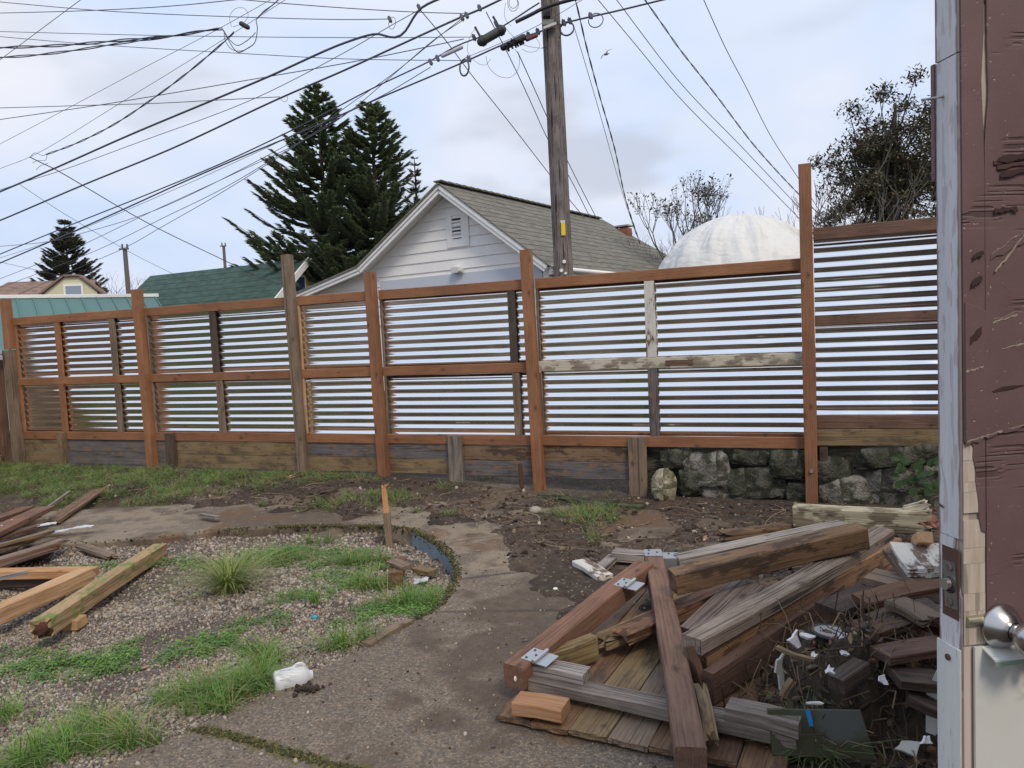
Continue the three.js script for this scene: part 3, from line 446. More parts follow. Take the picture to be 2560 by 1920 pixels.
{ const o = [-30.481,5.347,-46]; const h = thing('dark_roof_house', 'distant low house with a dark slate roof at the left edge', 'house', [o[0], 0, o[2]], -.4); const y = o[1]; mesh('roof', slab([-5, y + .2, -1], [1.6, y + .2, -1], [2.2, y - 2, 2.5], [-5, y - 2, 2.5], .1), shingleTone([.06, .07, .085], 65), h); mesh('wall', new THREE.BoxGeometry(6, y - 1.4, 3).translate(-1.5, (y - 1.4) / 2, .2), mat([.4, .4, .4]), h); }

// conifers: trunk and whorls of upswept sprays
const fir = (c) => mat(c, { Phys: true, roughness: 1, transmission: .4, thickness: 0 });
function conifer(name, label, base, H, R, seed, o = {}) {
  const t = thing(name, label, 'tree', base, 0, 'conifers beyond the fence'), r = rng(seed), tr = new Acc(), A = new Acc(), B = new Acc();
  for (const [ox, oz, k, dy] of o.tops ?? [[0, 0, 1, 0]]) {
    const h = H * k; tr.tube([[ox * .3, 0, oz * .3], [ox, h * .5, oz], [ox, h * .98, oz]], H * .022, .015, 7);
    const whorls = o.whorls ?? 34;
    for (let w = 0; w < whorls; w++) {
      const tt = lerp(o.low ?? .12, .99, pow((w + r()) / whorls, .92)), y = h * tt, len0 = R * k * (pow(1 - tt, .92) + .022), nb = 8;
      for (let b = 0; b < nb; b++) {
        const an = r() * 2 * PI, len = len0 * (.66 + r() * .42), dx = cos(an), dz = sin(an), up = lerp(-.02, .3, tt) + (r() - .45) * .14, n = 6, pts = [];
        for (let q = 0; q <= n; q++) { const f = q / n; pts.push([ox + dx * len * f, y + len * (up * f - .1 * sin(f * PI) * (1 - tt) + .2 * f * f * f), oz + dz * len * f]); }
        tr.tube(pts.filter((_, i) => i % 2 === 0), .012 + len * .012, .004, 3);
        const cnt = Math.ceil(len * (o.dens ?? 30) * 1.7) + 6;
        for (let q = 0; q < cnt; q++) {
          const f = .18 + .82 * pow(r(), .75), i = min(n - 1, floor(f * n)), g = f * n - i, p = mix3(pts[i], pts[i + 1], g), L = (o.leaf ?? .3) * (.45 + r() * .65) * (1.1 - f * .5) * (1.05 - tt * .35), side = (r() - .5) * 2.4, ca = an + side, ddx = cos(ca) * .8 + dx * .4, ddz = sin(ca) * .8 + dz * .4, dn = -.1 + r() * .35 + f * .3, wd = L * .15;
          const e = [p[0] + ddx * L, p[1] + dn * L, p[2] + ddz * L], m = mix3(p, e, .5), ox2 = -ddz * wd, oz2 = ddx * wd, j = (r() - .5) * wd; const T = r() < .5 ? A : B;
          T.tri([p[0], p[1], p[2]], [m[0] + ox2, m[1] + j, m[2] + oz2], e); T.tri([p[0], p[1], p[2]], e, [m[0] - ox2, m[1] - j, m[2] - oz2]);
        }
      }
    }
  }
  mesh('trunk', tr.geo(), mat([.07, .05, .038]), t); mesh('crown', A.geo(), fir(o.c1 ?? [.085, .13, .06]), t); mesh('crown', B.geo(), fir(o.c2 ?? [.17, .215, .085]), t); return t;
}
{ const b = [-5.704,1.968,-26]; conifer('conifer', 'large dark conifer with two tops behind the white house', [b[0], 0, b[2]], 10.1, 4.7, 11, { tops: [[-.45, 0, 1, 0], [1.4, .4, .93, 0]], dens: 84, leaf: .42, whorls: 38, low: .3 }); }
{ const b = [-3.089,2.686,-27]; conifer('conifer', 'slender conifer spire just right of the big twin-topped conifer', [b[0], 0, b[2]], 7.9, 1.7, 12, { dens: 60, leaf: .22, whorls: 30 }); }
{ const b = [-31.409,3.496,-54]; conifer('conifer', 'small bushy conifer far off above the tan roof', [b[0], 0, b[2]], 10.9, 4.6, 13, { dens: 80, leaf: .6, whorls: 40, c1: [.075, .09, .048], c2: [.13, .125, .06] }); }

// broadleaf trees grown by branching
function leafTree(name, label, base, o) {
  const t = thing(name, label, 'tree', base, 0, o.group), r = rng(o.seed), tr = new Acc(), A = new Acc(), B = new Acc(); const D = o.depth ?? 6;
  const grow = (p, d, len, rad, k) => {
    const n = 3, pts = [p]; let q = V3(p), dir = V3(d); for (let i = 0; i < n; i++) { dir.x += (r() - .5) * (o.wig ?? .35); dir.y += (r() - .5) * .25 + (o.lift ?? .06); dir.z += (r() - .5) * (o.wig ?? .35); dir.normalize(); q = q.clone().addScaledVector(dir, len / n); pts.push([q.x, q.y, q.z]); }
    tr.tube(pts, rad, rad * .68, k > 3 ? 3 : 6);
    if (k >= D - (o.leafFrom ?? 1) && o.leaves) for (let i = 0; i < o.leaves; i++) { const b = pts[1 + floor(r() * 3)], L = o.leaf * (.6 + .7 * r()), an = r() * 2 * PI, up = r() * 1.1 - .15, f = [cos(an), up, sin(an)], s = [-sin(an) * .28, (r() - .5) * .2, cos(an) * .28], c = [b[0] + (r() - .5) * o.leaf * 1.4, b[1] + (r() - .5) * o.leaf * 1.4, b[2] + (r() - .5) * o.leaf * 1.4], m = [c[0] + f[0] * L * .5, c[1] + f[1] * L * .5, c[2] + f[2] * L * .5], T = r() < .6 ? A : B;
      T.quad(c, [m[0] + s[0] * L, m[1] + s[1] * L, m[2] + s[2] * L], [c[0] + f[0] * L, c[1] + f[1] * L, c[2] + f[2] * L], [m[0] - s[0] * L, m[1] - s[1] * L, m[2] - s[2] * L]); }
    if (k >= D) return; const nb = k < 1 ? (o.first ?? 5) : 2 + (r() < .55 ? 1 : 0);
    for (let i = 0; i < nb; i++) { const sp = o.spread ?? .75, an = (i / nb + r() * .4) * 2 * PI, e = dir.clone().add(new THREE.Vector3(cos(an) * sp, (r() - .4) * sp * .6, sin(an) * sp)).normalize(); grow([q.x, q.y, q.z], [e.x, e.y, e.z], len * (o.ratio ?? .76) * (.8 + r() * .35), rad * .62, k + 1); }
  };
  grow([0, 0, 0], [0, 1, 0], o.len, o.rad, 0); mesh('trunk', tr.geo(), mat(o.bark ?? [.06, .055, .042]), t); if (o.leaves) { mesh('crown', A.geo(), mat(o.c1, { roughness: .7 }), t); mesh('crown', B.geo(), mat(o.c2, { roughness: .7 }), t); } return t;
}
// leafy crowns: limbs from the trunk to clumps of leaves set unevenly through the crown
function clumpTree(name, label, base, c, rx, ry, seed, n, group) {
  const t = thing(name, label, 'tree', base, 0, group), r = rng(seed), tr = new Acc(), A = new Acc(), B = new Acc(), fork = [0, c[1] - ry * 1.1, 0]; tr.tube([[0, 0, 0], [.05, fork[1] * .6, 0], fork], .16, .12, 8);
  const limbs = []; for (let k = 0; k < 7; k++) { const a = k / 7 * 2 * PI + r(), e = [cos(a) * rx * .55 + c[0], c[1] + (r() - .1) * ry * .75, sin(a) * rx * .55]; const m = [e[0] * .35, lerp(fork[1], e[1], .55), e[2] * .35]; limbs.push([fork, m, e]); tr.tube([fork, mix3(fork, m, .5), m, mix3(m, e, .5), e], .075, .02, 6); }
  for (let k = 0; k < n; k++) {
    const u = r() * 2 - 1, a = r() * 2 * PI, q = pow(r(), .45) * (.8 + .42 * vn(a * 1.6 + seed, u * 2.4 + 5, seed)), s = sqrt(1 - u * u), p = [c[0] + cos(a) * s * q * rx * (.85 + .3 * r()), c[1] + u * q * ry, sin(a) * s * q * rx]; const L = limbs[floor(r() * 7)], o = mix3(L[1], L[2], r()); const mid = mix3(o, p, .5); mid[1] -= .08; tr.tube([o, mid, p], .02, .006, 4);
    const cr = .13 + r() * .19, cnt = 70 + floor(r() * 90);
    for (let i = 0; i < cnt; i++) { const a2 = r() * 2 * PI, u2 = r() * 2 - 1, s2 = sqrt(1 - u2 * u2), q2 = pow(r(), .5) * cr, b = [p[0] + cos(a2) * s2 * q2, p[1] + u2 * q2 * .85, p[2] + sin(a2) * s2 * q2]; if (i % 9 === 0) tr.tube([p, b], .006, .003, 3);
      const l = .036 + r() * .04, an = r() * 2 * PI, up = r() * 1.2 - .1, f = [cos(an) * l, up * l, sin(an) * l], w = [-sin(an) * l * .3, (r() - .5) * l * .25, cos(an) * l * .3], T = r() < .6 ? A : B, m2 = [b[0] + f[0] * .5, b[1] + f[1] * .5, b[2] + f[2] * .5]; T.quad(b, [m2[0] + w[0], m2[1] + w[1], m2[2] + w[2]], [b[0] + f[0], b[1] + f[1], b[2] + f[2]], [m2[0] - w[0], m2[1] - w[1], m2[2] - w[2]]); }
  }
  mesh('trunk', tr.geo(), mat([.075, .068, .052]), t); mesh('crown', A.geo(), mat([.11, .11, .06], { roughness: .7 }), t); mesh('crown', B.geo(), mat([.15, .11, .066], { roughness: .7 }), t); return t;
}
{ const b = [6.731,1.235,-13], c = [6.643,3.875,-13]; clumpTree('leafy_tree', 'mottled brown-green leafy tree rising behind the raised fence bay', [b[0], 0, b[2]], [c[0] - b[0], c[1], 0], 1.12, 1.5, 21, 190, 'leafy trees beyond the fence'); }
{ const b = [8.466,1.163,-14], c = [8.569,4.148,-14]; clumpTree('leafy_tree', 'dark leafy tree half hidden by the maroon door', [b[0], 0, b[2]], [c[0] - b[0], c[1], 0], 1.12, 1.5, 23, 160, 'leafy trees beyond the fence'); }
{ const b = [5.385,1.395,-22]; leafTree('twiggy_tree', 'small twiggy tree with sparse dark leaves left of the white tarp dome', [b[0], 0, b[2]], { seed: 25, len: 1.7, rad: .09, depth: 6, leaves: 2, leaf: .1, bark: [.12, .11, .095], c1: [.1, .11, .075], c2: [.15, .13, .09], spread: .5, ratio: .74, lift: .16, first: 4, group: 'leafy trees beyond the fence' }); }
const bare = [.13, .115, .095];
for (const [b, sd, ln, dp, lab] of [[[5.381,1.294,-12.4], 31, 1.05, 5, 'bare branching shrub between the tall post and the leafy tree'], [[5.986,1.356,-21], 32, 1.3, 5, 'bare twiggy shrub behind the top of the white tarp dome'], [[4.846,1.432,-23], 33, 1.2, 6, 'bare grey shrub behind the low end of the shingle roof'], [[5.38,1.311,-14], 34, 1.0, 5, 'bare twigs just left of the tallest post'], [[-22.771,2.976,-44], 35, 1.75, 5, 'bare distant tree beside the green roof and the far pole']])
  leafTree('bare_tree', lab, [b[0], 0, b[2]], { seed: sd, len: ln, rad: ln * .045, depth: dp, spread: .55, ratio: .78, lift: .12, first: 4, bark: bare, group: 'bare trees beyond the fence' });
// white tarp over a dome frame
{
  const c = [3.858,1.368,-12.5]; const g = new THREE.SphereGeometry(1, 96, 40, 0, 2 * PI, 0, PI * .55), p = g.attributes.position;
  for (let i = 0; i < p.count; i++) { const x = p.getX(i), y = p.getY(i), z = p.getZ(i), a = Math.atan2(z, x), e = Math.acos(clamp(y, -1, 1)) / (PI / 2); const fold = ((fbm(cos(a) * 7 + 9, sin(a) * 7 + e * 1.5 + 9, 4, 5) - .5) * .14 + (abs(fbm(cos(a) * 4 + e * 2 + 3, sin(a) * 4 - e + 3, 3, 15) - .5)) * .12) * sstep(.12, .7, e); const k = 1 + fold; p.setXYZ(i, x * 1.42 * k, pow(max(0, y), .8) * 2.0 * k + (y < 0 ? y * 1.2 : 0), z * 1.42 * k); }
  g.computeVertexNormals(); const t = bake(256, 256, (u, v) => { const a = fbm(u * 12, v * 10, 4, 5), s = sstep(.58, .72, fbm(u * 30, v * 8, 4, 8)); return [...mul3([.68, .68, .66], .94 + a * .08 - s * .05), fbm(u * 70, v * 7, 4, 2) * .7 + .3 * fbm(u * 30, v * 40, 3, 4)]; });
  const d = mesh('tarp_dome', g, mat([1, 1, 1], { map: t.map, bumpMap: t.bump, bumpScale: .06, roughness: .6 })); d.position.set(c[0], 1.18, c[2]); tag(d, 'white wrinkled tarp stretched over a domed frame behind the fence', 'tarp');
}

// ---------- pole, cables and hardware ----------
const cab = mat([.085, .095, .125], { roughness: .6 }), thinCab = mat([.12, .13, .155], { roughness: .6 }), blk = mat([.022, .024, .028], { roughness: .55 });
{
  const b = [0.892,1.357,-11.5], tp = [0.84,6.601,-11.5]; const g = thing('utility_pole', 'tall weathered wooden utility pole with a yellow tag rising behind the fence', 'utility pole', [b[0], 0, b[2]]);
  const L = hypot(tp[1], tp[0] - b[0]), lean = tp[0] - b[0]; const cy = new THREE.CylinderGeometry(.137, .152, tp[1], 28, 60, false), p = cy.attributes.position, uv = cy.attributes.uv;
  for (let i = 0; i < p.count; i++) { const a = Math.atan2(p.getZ(i), p.getX(i)), y = p.getY(i), n = (fbm(cos(a) * 6 + 9, sin(a) * 6 + y * .5 + 9, 4, 4) - .5) * .012, r = hypot(p.getX(i), p.getZ(i)); if (r > .01) { p.setX(i, p.getX(i) * (1 + n / r)); p.setZ(i, p.getZ(i) * (1 + n / r)); } p.setX(i, p.getX(i) + lean * (y / tp[1] + .5)); uv.setXY(i, uv.getX(i) * 3, (y + 10) * .8); }
  cy.translate(0, tp[1] / 2, 0); cy.computeVertexNormals();
  mesh('shaft', cy, woodMat([.25, .215, .195], [.1, .08, .07], { s: 33, crack: 1.2, knots: 0, bump: .02, blot: 1.4 }), g);
  const at = (q) => [q[0] - b[0], q[1], q[2] - b[2]]; const put = (nm, geo, m, q, dz = .165) => { const o = mesh(nm, geo, m, g), v = at(q); o.position.set(v[0], v[1], dz); return o; };
  put('yellow_tag', new THREE.BoxGeometry(.062, .2, .006), mat([.72, .55, .03]), [0.882,2.931,-11.5]); put('tag_plate', new THREE.BoxGeometry(.066, .035, .008), mat([.6, .6, .58]), [0.879,3.036,-11.5]);
  put('reflector', new THREE.CylinderGeometry(.028, .028, .01, 10).rotateX(PI / 2), mat([.7, .7, .7]), [0.875,2.44,-11.5]); put('reflector', new THREE.CylinderGeometry(.028, .028, .01, 10).rotateX(PI / 2), mat([.7, .7, .7]), [0.827,2.309,-11.5]); put('reflector', new THREE.CylinderGeometry(.02, .02, .01, 10).rotateX(PI / 2), mat([.7, .7, .7]), [0.889,2.264,-11.5]);
  put('bracket_box', new THREE.BoxGeometry(.11, .15, .08), blk, [0.769,6.089,-11.5], .18); put('clamp', new THREE.BoxGeometry(.17, .07, .07), mat([.2, .22, .22]), [0.782,5.933,-11.5], .18); put('clamp', new THREE.BoxGeometry(.2, .035, .06), mat([.55, .54, .52]), [0.808,5.878,-11.5], .2).rotation.z = .3;
}
function cable(pts, r0, label, m = cab, o = {}) {
  const r = r0 * (m === thinCab ? .75 : .85);
  const c = new THREE.CatmullRomCurve3(pts.map(V3), false, 'centripetal'); const L = c.getLength(), n = o.twist ? Math.ceil(L * 14) : max(16, pts.length * 7), P = c.getSpacedPoints(n).map(v => [v.x, v.y, v.z]); const A = new Acc();
  if (o.twist) for (const ph of [0, PI]) { A.tube(P.map((p, i) => { const t = i / n * L * (o.turn ?? 7) + ph; return [p[0] + cos(t) * r * .5, p[1] + sin(t) * r * 1.1, p[2] + cos(t) * r]; }), r * .75, r * .75, 5); } else A.tube(P, r, r, 5);
  const k = mesh('overhead_cable', A.geo(true), m); return tag(k, label, 'cable', 'overhead cables');
}
const T = { twist: true };
cable([[-9.447,7.905,-14],[-8.827,7.745,-13.809],[-6.541,7.186,-13.108],[-4.233,6.699,-12.405],[-2.312,6.329,-11.822],[-1.577,6.212,-11.6]], .009, 'straight cable entering at the top left corner and crossing just under it', thinCab);
cable([[-9.471,7.653,-14],[-8.73,7.473,-13.629],[-6.416,6.93,-12.472],[-4.809,6.587,-11.669],[-3.471,6.344,-11]], .009, 'cable rising gently from the left edge to the top, second from the top left corner', thinCab);
cable([[-3.973,6.584,-11.5],[-3.22,6.482,-11.5],[-2.238,6.363,-11.5],[-1.157,6.252,-11.5],[-0.453,6.199,-11.5]], .009, 'short cable dropping from the top edge to the tie left of the pole', thinCab);
cable([[-9.84,7.564,-14.5],[-9.187,7.436,-14.292],[-5.485,6.735,-13.119],[-2.391,6.185,-12.141],[-0.36,5.852,-11.5]], .008, 'level thin cable running from the left edge to the white splice tube', thinCab);
cable([[-9.846,7.505,-14.5],[-9.193,7.343,-14.289],[-6.833,6.79,-13.529],[-4.392,6.264,-12.747],[-2.406,5.848,-12.112],[-0.482,5.513,-11.5]], .008, 'thin cable sinking gently from the left edge to the dark cable ring', thinCab);
cable([[-6.373,6.919,-12],[-8.78,6.655,-13.587],[-9.407,6.584,-14]], .007, 'thin steep cable crossing the upper left corner', thinCab);
cable([[-7.15,5.625,-10.5],[-6.804,5.647,-10.553],[-6.043,5.686,-10.67],[-5.25,5.764,-10.792],[-4.513,5.843,-10.905],[-4.15,5.911,-10.961],[-3.898,5.941,-11]], .014, 'upper twisted black service cable from the left edge to the loose loops', cab, T);
cable([[-7.163,5.496,-10.5],[-6.817,5.517,-10.554],[-6.379,5.553,-10.622],[-5.934,5.613,-10.692],[-5.256,5.728,-10.798],[-4.839,5.791,-10.863],[-4.492,5.846,-10.917],[-3.964,5.944,-11]], .012, 'lower twisted black service cable from the left edge to the loose loops', cab, T);
cable([[-10.229,5.42,-15],[-9.667,5.514,-14.725],[-7.735,5.837,-13.778],[-6.042,6.124,-12.943],[-4.376,6.391,-12.12],[-3.35,6.58,-11.605],[-3.141,6.619,-11.5]], .0055, 'faint thin line from the left edge to the top, above the other faint line', thinCab);
cable([[-10.271,4.991,-15],[-9.726,5.055,-14.747],[-8.753,5.168,-14.295],[-6.313,5.742,-13.104],[-4.132,6.266,-12.028],[-3.078,6.536,-11.5]], .0055, 'faint thin line passing the small hanging clamps at the left', thinCab);
cable([[-8.069,4.951,-13.5],[-7.32,5.001,-13.097],[-6.367,5.134,-12.571],[-5.551,5.32,-12.101],[-4.677,5.561,-11.583],[-3.865,5.829,-11.083],[-3.736,5.882,-11]], .011, 'wavy twisted service drop between the hanging clamps and the loose loops', cab, T);
cable([[-8.36,4.924,-13.5],[-8.256,4.851,-13.665],[-8.147,4.783,-13.831],[-7.503,4.199,-14.936],[-7.15,3.91,-15.513],[-6.39,3.387,-16.68],[-5.789,2.987,-17.588],[-5.493,2.848,-18]], .011, 'cable descending from the hanging clamps to the green roof', cab);
cable([[-9.637,5.974,-14],[-8.993,5.892,-13.792],[-7.268,5.687,-13.236],[-5.703,5.501,-12.732],[-4.537,5.385,-12.356],[-3.43,5.275,-12]], .009, 'nearly level cable from the left edge ending at a small drip loop', thinCab);
cable([[-10.353,6.016,-15],[-9.637,5.984,-14.748],[-7.154,5.894,-13.872],[-5.417,5.857,-13.258],[-3.777,5.829,-12.677],[-2.428,5.808,-12.198],[-1.365,5.813,-11.819],[-0.473,5.83,-11.5]], .010, 'gently climbing cable from the left edge to the white splice tube', thinCab);
cable([[-11.207,4.663,-16],[-10.339,4.801,-15.61],[-8.833,5.034,-14.931],[-6.795,5.368,-14.007],[-4.86,5.651,-13.13],[-3.763,5.814,-12.631],[-2.367,6.042,-11.99],[-1.808,6.06,-11.742],[-1.651,5.991,-11.671],[-1.541,5.947,-11.621],[-1.42,5.954,-11.568],[-1.325,6.01,-11.514],[-1.21,6.13,-11.426],[-1.084,6.23,-11.344],[-0.959,6.271,-11.282],[-0.78,6.299,-11.2]], .021, 'thickest black cable, bending into a sagging loop near the top', cab);
cable([[-11.199,4.74,-16],[-9.826,4.897,-15.408],[-8.734,4.987,-14.941],[-6.662,5.237,-14.043],[-4.15,5.562,-12.946],[-2.409,5.956,-12.155],[-1.546,6.196,-11.751],[-1.134,6.303,-11.559],[-0.794,6.393,-11.4]], .008, 'thin line just below the thickest black cable', thinCab);
cable([[-11.264,4.086,-16],[-10.438,4.231,-15.675],[-8.199,4.662,-14.785],[-5.968,5.069,-13.897],[-3.749,5.558,-12.997],[-2.493,5.802,-12.489],[-1.46,6.021,-12.066],[-0.49,6.223,-11.669],[-0.188,6.274,-11.547],[0.165,6.355,-11.4]], .019, 'thick dark cable running parallel below the thickest one', cab);
cable([[-11.688,3.43,-16.5],[-10.832,3.606,-16.162],[-8.841,4.009,-15.376],[-6.706,4.421,-14.532],[-5.101,4.752,-13.892],[-3.914,5.039,-13.411],[-3.041,5.271,-13.053],[-2.111,5.538,-12.667],[-1.052,5.798,-12.232],[-0.609,5.938,-12.044],[-0.002,6.047,-11.799],[0.633,6.285,-11.521],[0.681,6.301,-11.5]], .014, 'dark cable passing through the white splice tube to the pole', cab);
cable([[-11.708,3.229,-16.5],[-10.888,3.426,-16.22],[-9.197,3.826,-15.642],[-7.624,4.214,-15.101],[-6.15,4.59,-14.591],[-4.64,4.947,-14.069],[-3.279,5.251,-13.599],[-2.218,5.51,-13.228],[-1.119,5.761,-12.844],[-0.452,5.919,-12.61],[0.159,6.069,-12.394],[0.739,6.16,-12.195],[1.172,6.223,-12.046],[1.867,6.255,-11.813],[2.528,6.294,-11.59],[2.794,6.31,-11.5]], .017, 'main dark cable crossing in front of the pole and leaving at the top', cab);
cable([[-11.65,3.82,-16.5],[-10.805,3.77,-16.146],[-9.352,3.735,-15.537],[-8.587,3.798,-15.214],[-6.672,4.038,-14.396],[-4.514,4.559,-13.438],[-3.085,4.991,-12.784],[-2.39,5.269,-12.45],[-1.618,5.584,-12.075],[-0.821,5.972,-11.669],[-0.485,6.127,-11.5]], .008, 'thin cable curving up from the lower left edge to the cable tie', thinCab);
cable([[-11.828,3.543,-17],[-11.161,3.59,-16.642],[-9.086,3.815,-15.52],[-5.994,4.297,-13.818],[-4.437,4.566,-12.951],[-3.289,4.785,-12.306],[-2.755,4.909,-12]], .006, 'fine line in the lower bundle just under the dark cables', thinCab);
cable([[-12.576,3.131,-18],[-11.906,3.242,-17.683],[-10.189,3.545,-16.87],[-8.937,3.804,-16.269],[-7.274,4.19,-15.462],[-5.073,4.665,-14.396],[-3.669,4.981,-13.709],[-2.685,5.291,-13.208],[-1.757,5.739,-12.69],[-0.96,6.135,-12.239],[-0.508,6.296,-12]], .008, 'thin cable second from the lowest in the left bundle', thinCab);
cable([[-13.999,3.065,-20],[-12.866,3.196,-19.204],[-8.873,3.627,-16.398],[-6.573,3.991,-14.748],[-5.046,4.236,-13.647],[-3.717,4.527,-12.662],[-2.839,4.741,-12]], .008, 'thin cable third from the lowest in the left bundle', thinCab);
cable([[-14.597,3.097,-22],[-13.283,3.289,-21.056],[-10.627,3.659,-19.149],[-8.991,3.891,-17.971],[-7.858,4.127,-17.133],[-5.763,4.568,-15.574],[-4.153,4.949,-14.356],[-2.69,5.314,-13.236],[-1.812,5.448,-12.59],[-1.038,5.617,-12]], .009, 'lowest cable of the left bundle, passing the far pole top', thinCab);
cable([[-9.564,4.814,-15],[-9.492,4.568,-15.748],[-9.384,4.287,-16.667],[-9.099,3.716,-18.692],[-8.648,3.118,-21.248],[-8.493,2.981,-22]], .007, 'thin cable crossing downward from the thin line to the green roof', thinCab);
cable([[-13.903,4.051,-20],[-13.911,4.009,-20.727],[-13.932,3.899,-22.662],[-13.947,3.817,-24]], .008, 'short thin line at the left edge above the small conifer', thinCab);
cable([[-1.11,6.262,-11.4],[-0.782,5.95,-11.775],[-0.569,5.721,-12.036],[-0.433,5.572,-12.203],[0.166,4.963,-12.904],[0.878,4.214,-13.743],[1.24,3.84,-14.163],[1.54,3.542,-14.5]], .010, 'straight drop from the dark cable ring passing behind the pole to the roof', thinCab);
cable([[-0.119,6.162,-11.4],[0.168,5.755,-11.893],[0.483,5.259,-12.473],[0.809,4.719,-13.092],[1.258,4.118,-13.808],[1.664,3.519,-14.5]], .010, 'straight drop starting above the big black splice case and passing behind the pole', thinCab);
cable([[0.32,5.567,-11.4],[0.54,5.244,-11.888],[0.767,4.905,-12.394],[1.191,4.293,-13.305],[1.787,3.495,-14.5]], .010, 'straight drop starting under the bumpy splice case and passing behind the pole', thinCab);
cable([[1.185,5.928,-11.5],[1.39,5.656,-12.132],[1.69,5.242,-13.077],[2.193,4.517,-14.699],[2.572,3.989,-15.871],[2.96,3.482,-17]], .007, 'thin drop falling right of the pole from the second cable ring', thinCab);
cable([[1.169,6.408,-11.4],[1.226,6.334,-11.543],[1.464,5.904,-12.329],[1.74,5.445,-13.163],[2.157,4.775,-14.371],[2.509,4.091,-15.565],[3.036,3.281,-17]], .013, 'wavy twisted drop falling right of the pole', thinCab, { twist: true, turn: 9 });
cable([[1.482,6.404,-11.5],[2.308,5.885,-12.384],[3.166,5.34,-13.293],[4.894,4.431,-14.97],[6.28,3.681,-16.315],[6.995,3.3,-17]], .009, 'leftmost long drop sloping down to the tallest post', thinCab);
cable([[1.758,6.398,-11.5],[3.108,5.52,-13.016],[4.582,4.752,-14.496],[6.404,3.785,-16.318],[7.102,3.43,-17]], .009, 'second long drop sloping down to the tallest post', thinCab);
cable([[2.207,6.35,-11.5],[2.7,6.032,-12.083],[2.981,5.85,-12.414],[3.773,5.39,-13.292],[4.846,4.739,-14.494],[6.273,4.005,-15.97],[7.313,3.523,-17]], .012, 'wavy twisted long drop sloping down to the tallest post', thinCab, { twist: true, turn: 9 });
cable([[3.105,6.309,-11.5],[3.712,5.862,-12.42],[4.303,5.47,-13.249],[5.124,4.905,-14.416],[6.213,4.282,-15.801],[7.16,3.737,-17]], .009, 'rightmost steep drop sloping down behind the tallest post', thinCab);
cable([[-0.483,5.511,-11.4],[0.204,5.74,-11.363],[0.831,5.996,-11.328],[1.317,6.238,-11.3]], .006, 'thin line running up to the top right of the pole', thinCab);
// hanging loops left of the pole
function loop(pts, r, label, m = thinCab) { const k = cable(pts, r, label, m); k.name = numbered('cable_loop'); k.userData.category = 'cable loop'; k.userData.group = 'loose cable loops'; return k; }
loop([[-3.898,5.941,-11],[-3.84,5.822,-11],[-3.753,5.657,-11],[-3.691,5.602,-11],[-3.554,5.654,-11],[-3.449,5.726,-11],[-3.395,5.93,-11],[-3.4,6.046,-11],[-3.217,6.191,-11],[-3.036,6.324,-11]], .008, 'outermost loose black loop at the end of the twisted service cables', cab);
loop([[-3.886,5.927,-11],[-3.809,5.795,-11],[-3.703,5.7,-11],[-3.581,5.745,-11],[-3.476,5.818,-11],[-3.426,5.867,-11]], .007, 'middle loose black loop at the end of the twisted service cables', cab);
loop([[-3.873,5.914,-11],[-3.87,5.785,-11],[-3.787,5.652,-11],[-3.656,5.62,-11],[-3.52,5.665,-11]], .006, 'lowest loose black loop at the end of the twisted service cables', cab);
loop([[-3.385,6.058,-11],[-3.286,6.156,-11],[-3.147,6.24,-11],[-3.049,6.325,-11]], .009, 'black cable bunch leaving the loose loops for the top edge', cab);
loop([[-3.764,5.96,-11],[-3.779,6.109,-11],[-3.679,6.213,-11],[-3.56,6.207,-11],[-3.514,6.115,-11],[-3.559,6.034,-11],[-3.629,5.992,-11],[-3.744,5.959,-11]], .004, 'thin wire ring above the loose loops');
loop([[-0.261,5.942,-11.4],[-0.34,5.879,-11.4],[-0.423,5.615,-11.4],[-0.294,5.442,-11.4],[-0.171,5.402,-11.4],[-0.085,5.479,-11.4]], .004, 'thin wire hanging left of the big black splice case');
loop([[-0.152,5.522,-11.4],[-0.118,5.366,-11.4],[0.007,5.239,-11.4],[0.157,5.199,-11.4],[0.263,5.248,-11.4],[0.338,5.379,-11.4],[0.332,5.527,-11.4],[0.28,5.609,-11.4]], .0045, 'large thin wire circle hanging below the splice cases');
loop([[0.158,5.923,-11.4],[0.275,5.784,-11.4],[0.407,5.671,-11.4],[0.611,5.614,-11.4],[0.749,5.601,-11.4]], .0045, 'thin wire curling right of the big black splice case');
loop([[0.604,5.755,-11.4],[0.654,5.646,-11.4],[0.596,5.568,-11.4],[0.471,5.56,-11.4],[0.39,5.604,-11.4]], .004, 'thin wire hanging under the reddish tube');
loop([[0.68,5.604,-11.4],[0.82,5.651,-11.4],[0.927,5.727,-11.4],[0.999,5.817,-11.4]], .008, 'black wire bunch bent across the front of the pole', blk);
loop([[0.211,6.316,-11.3],[0.212,6.184,-11.3],[0.263,6.116,-11.3],[0.332,6.139,-11.3],[0.364,6.243,-11.3],[0.312,6.298,-11.3]], .006, 'coil of thin wire hanging at the top edge left of the pole');
loop([[0.245,6.315,-11.3],[0.227,6.21,-11.3],[0.278,6.155,-11.3],[0.349,6.204,-11.3],[0.34,6.304,-11.3]], .006, 'inner coil of thin wire at the top edge left of the pole');
loop([[0.175,6.282,-11.4],[0.152,6.09,-11.4],[0.189,6.001,-11.4],[0.241,5.946,-11.4]], .004, 'thin wire dangling from the coil to the splice case');
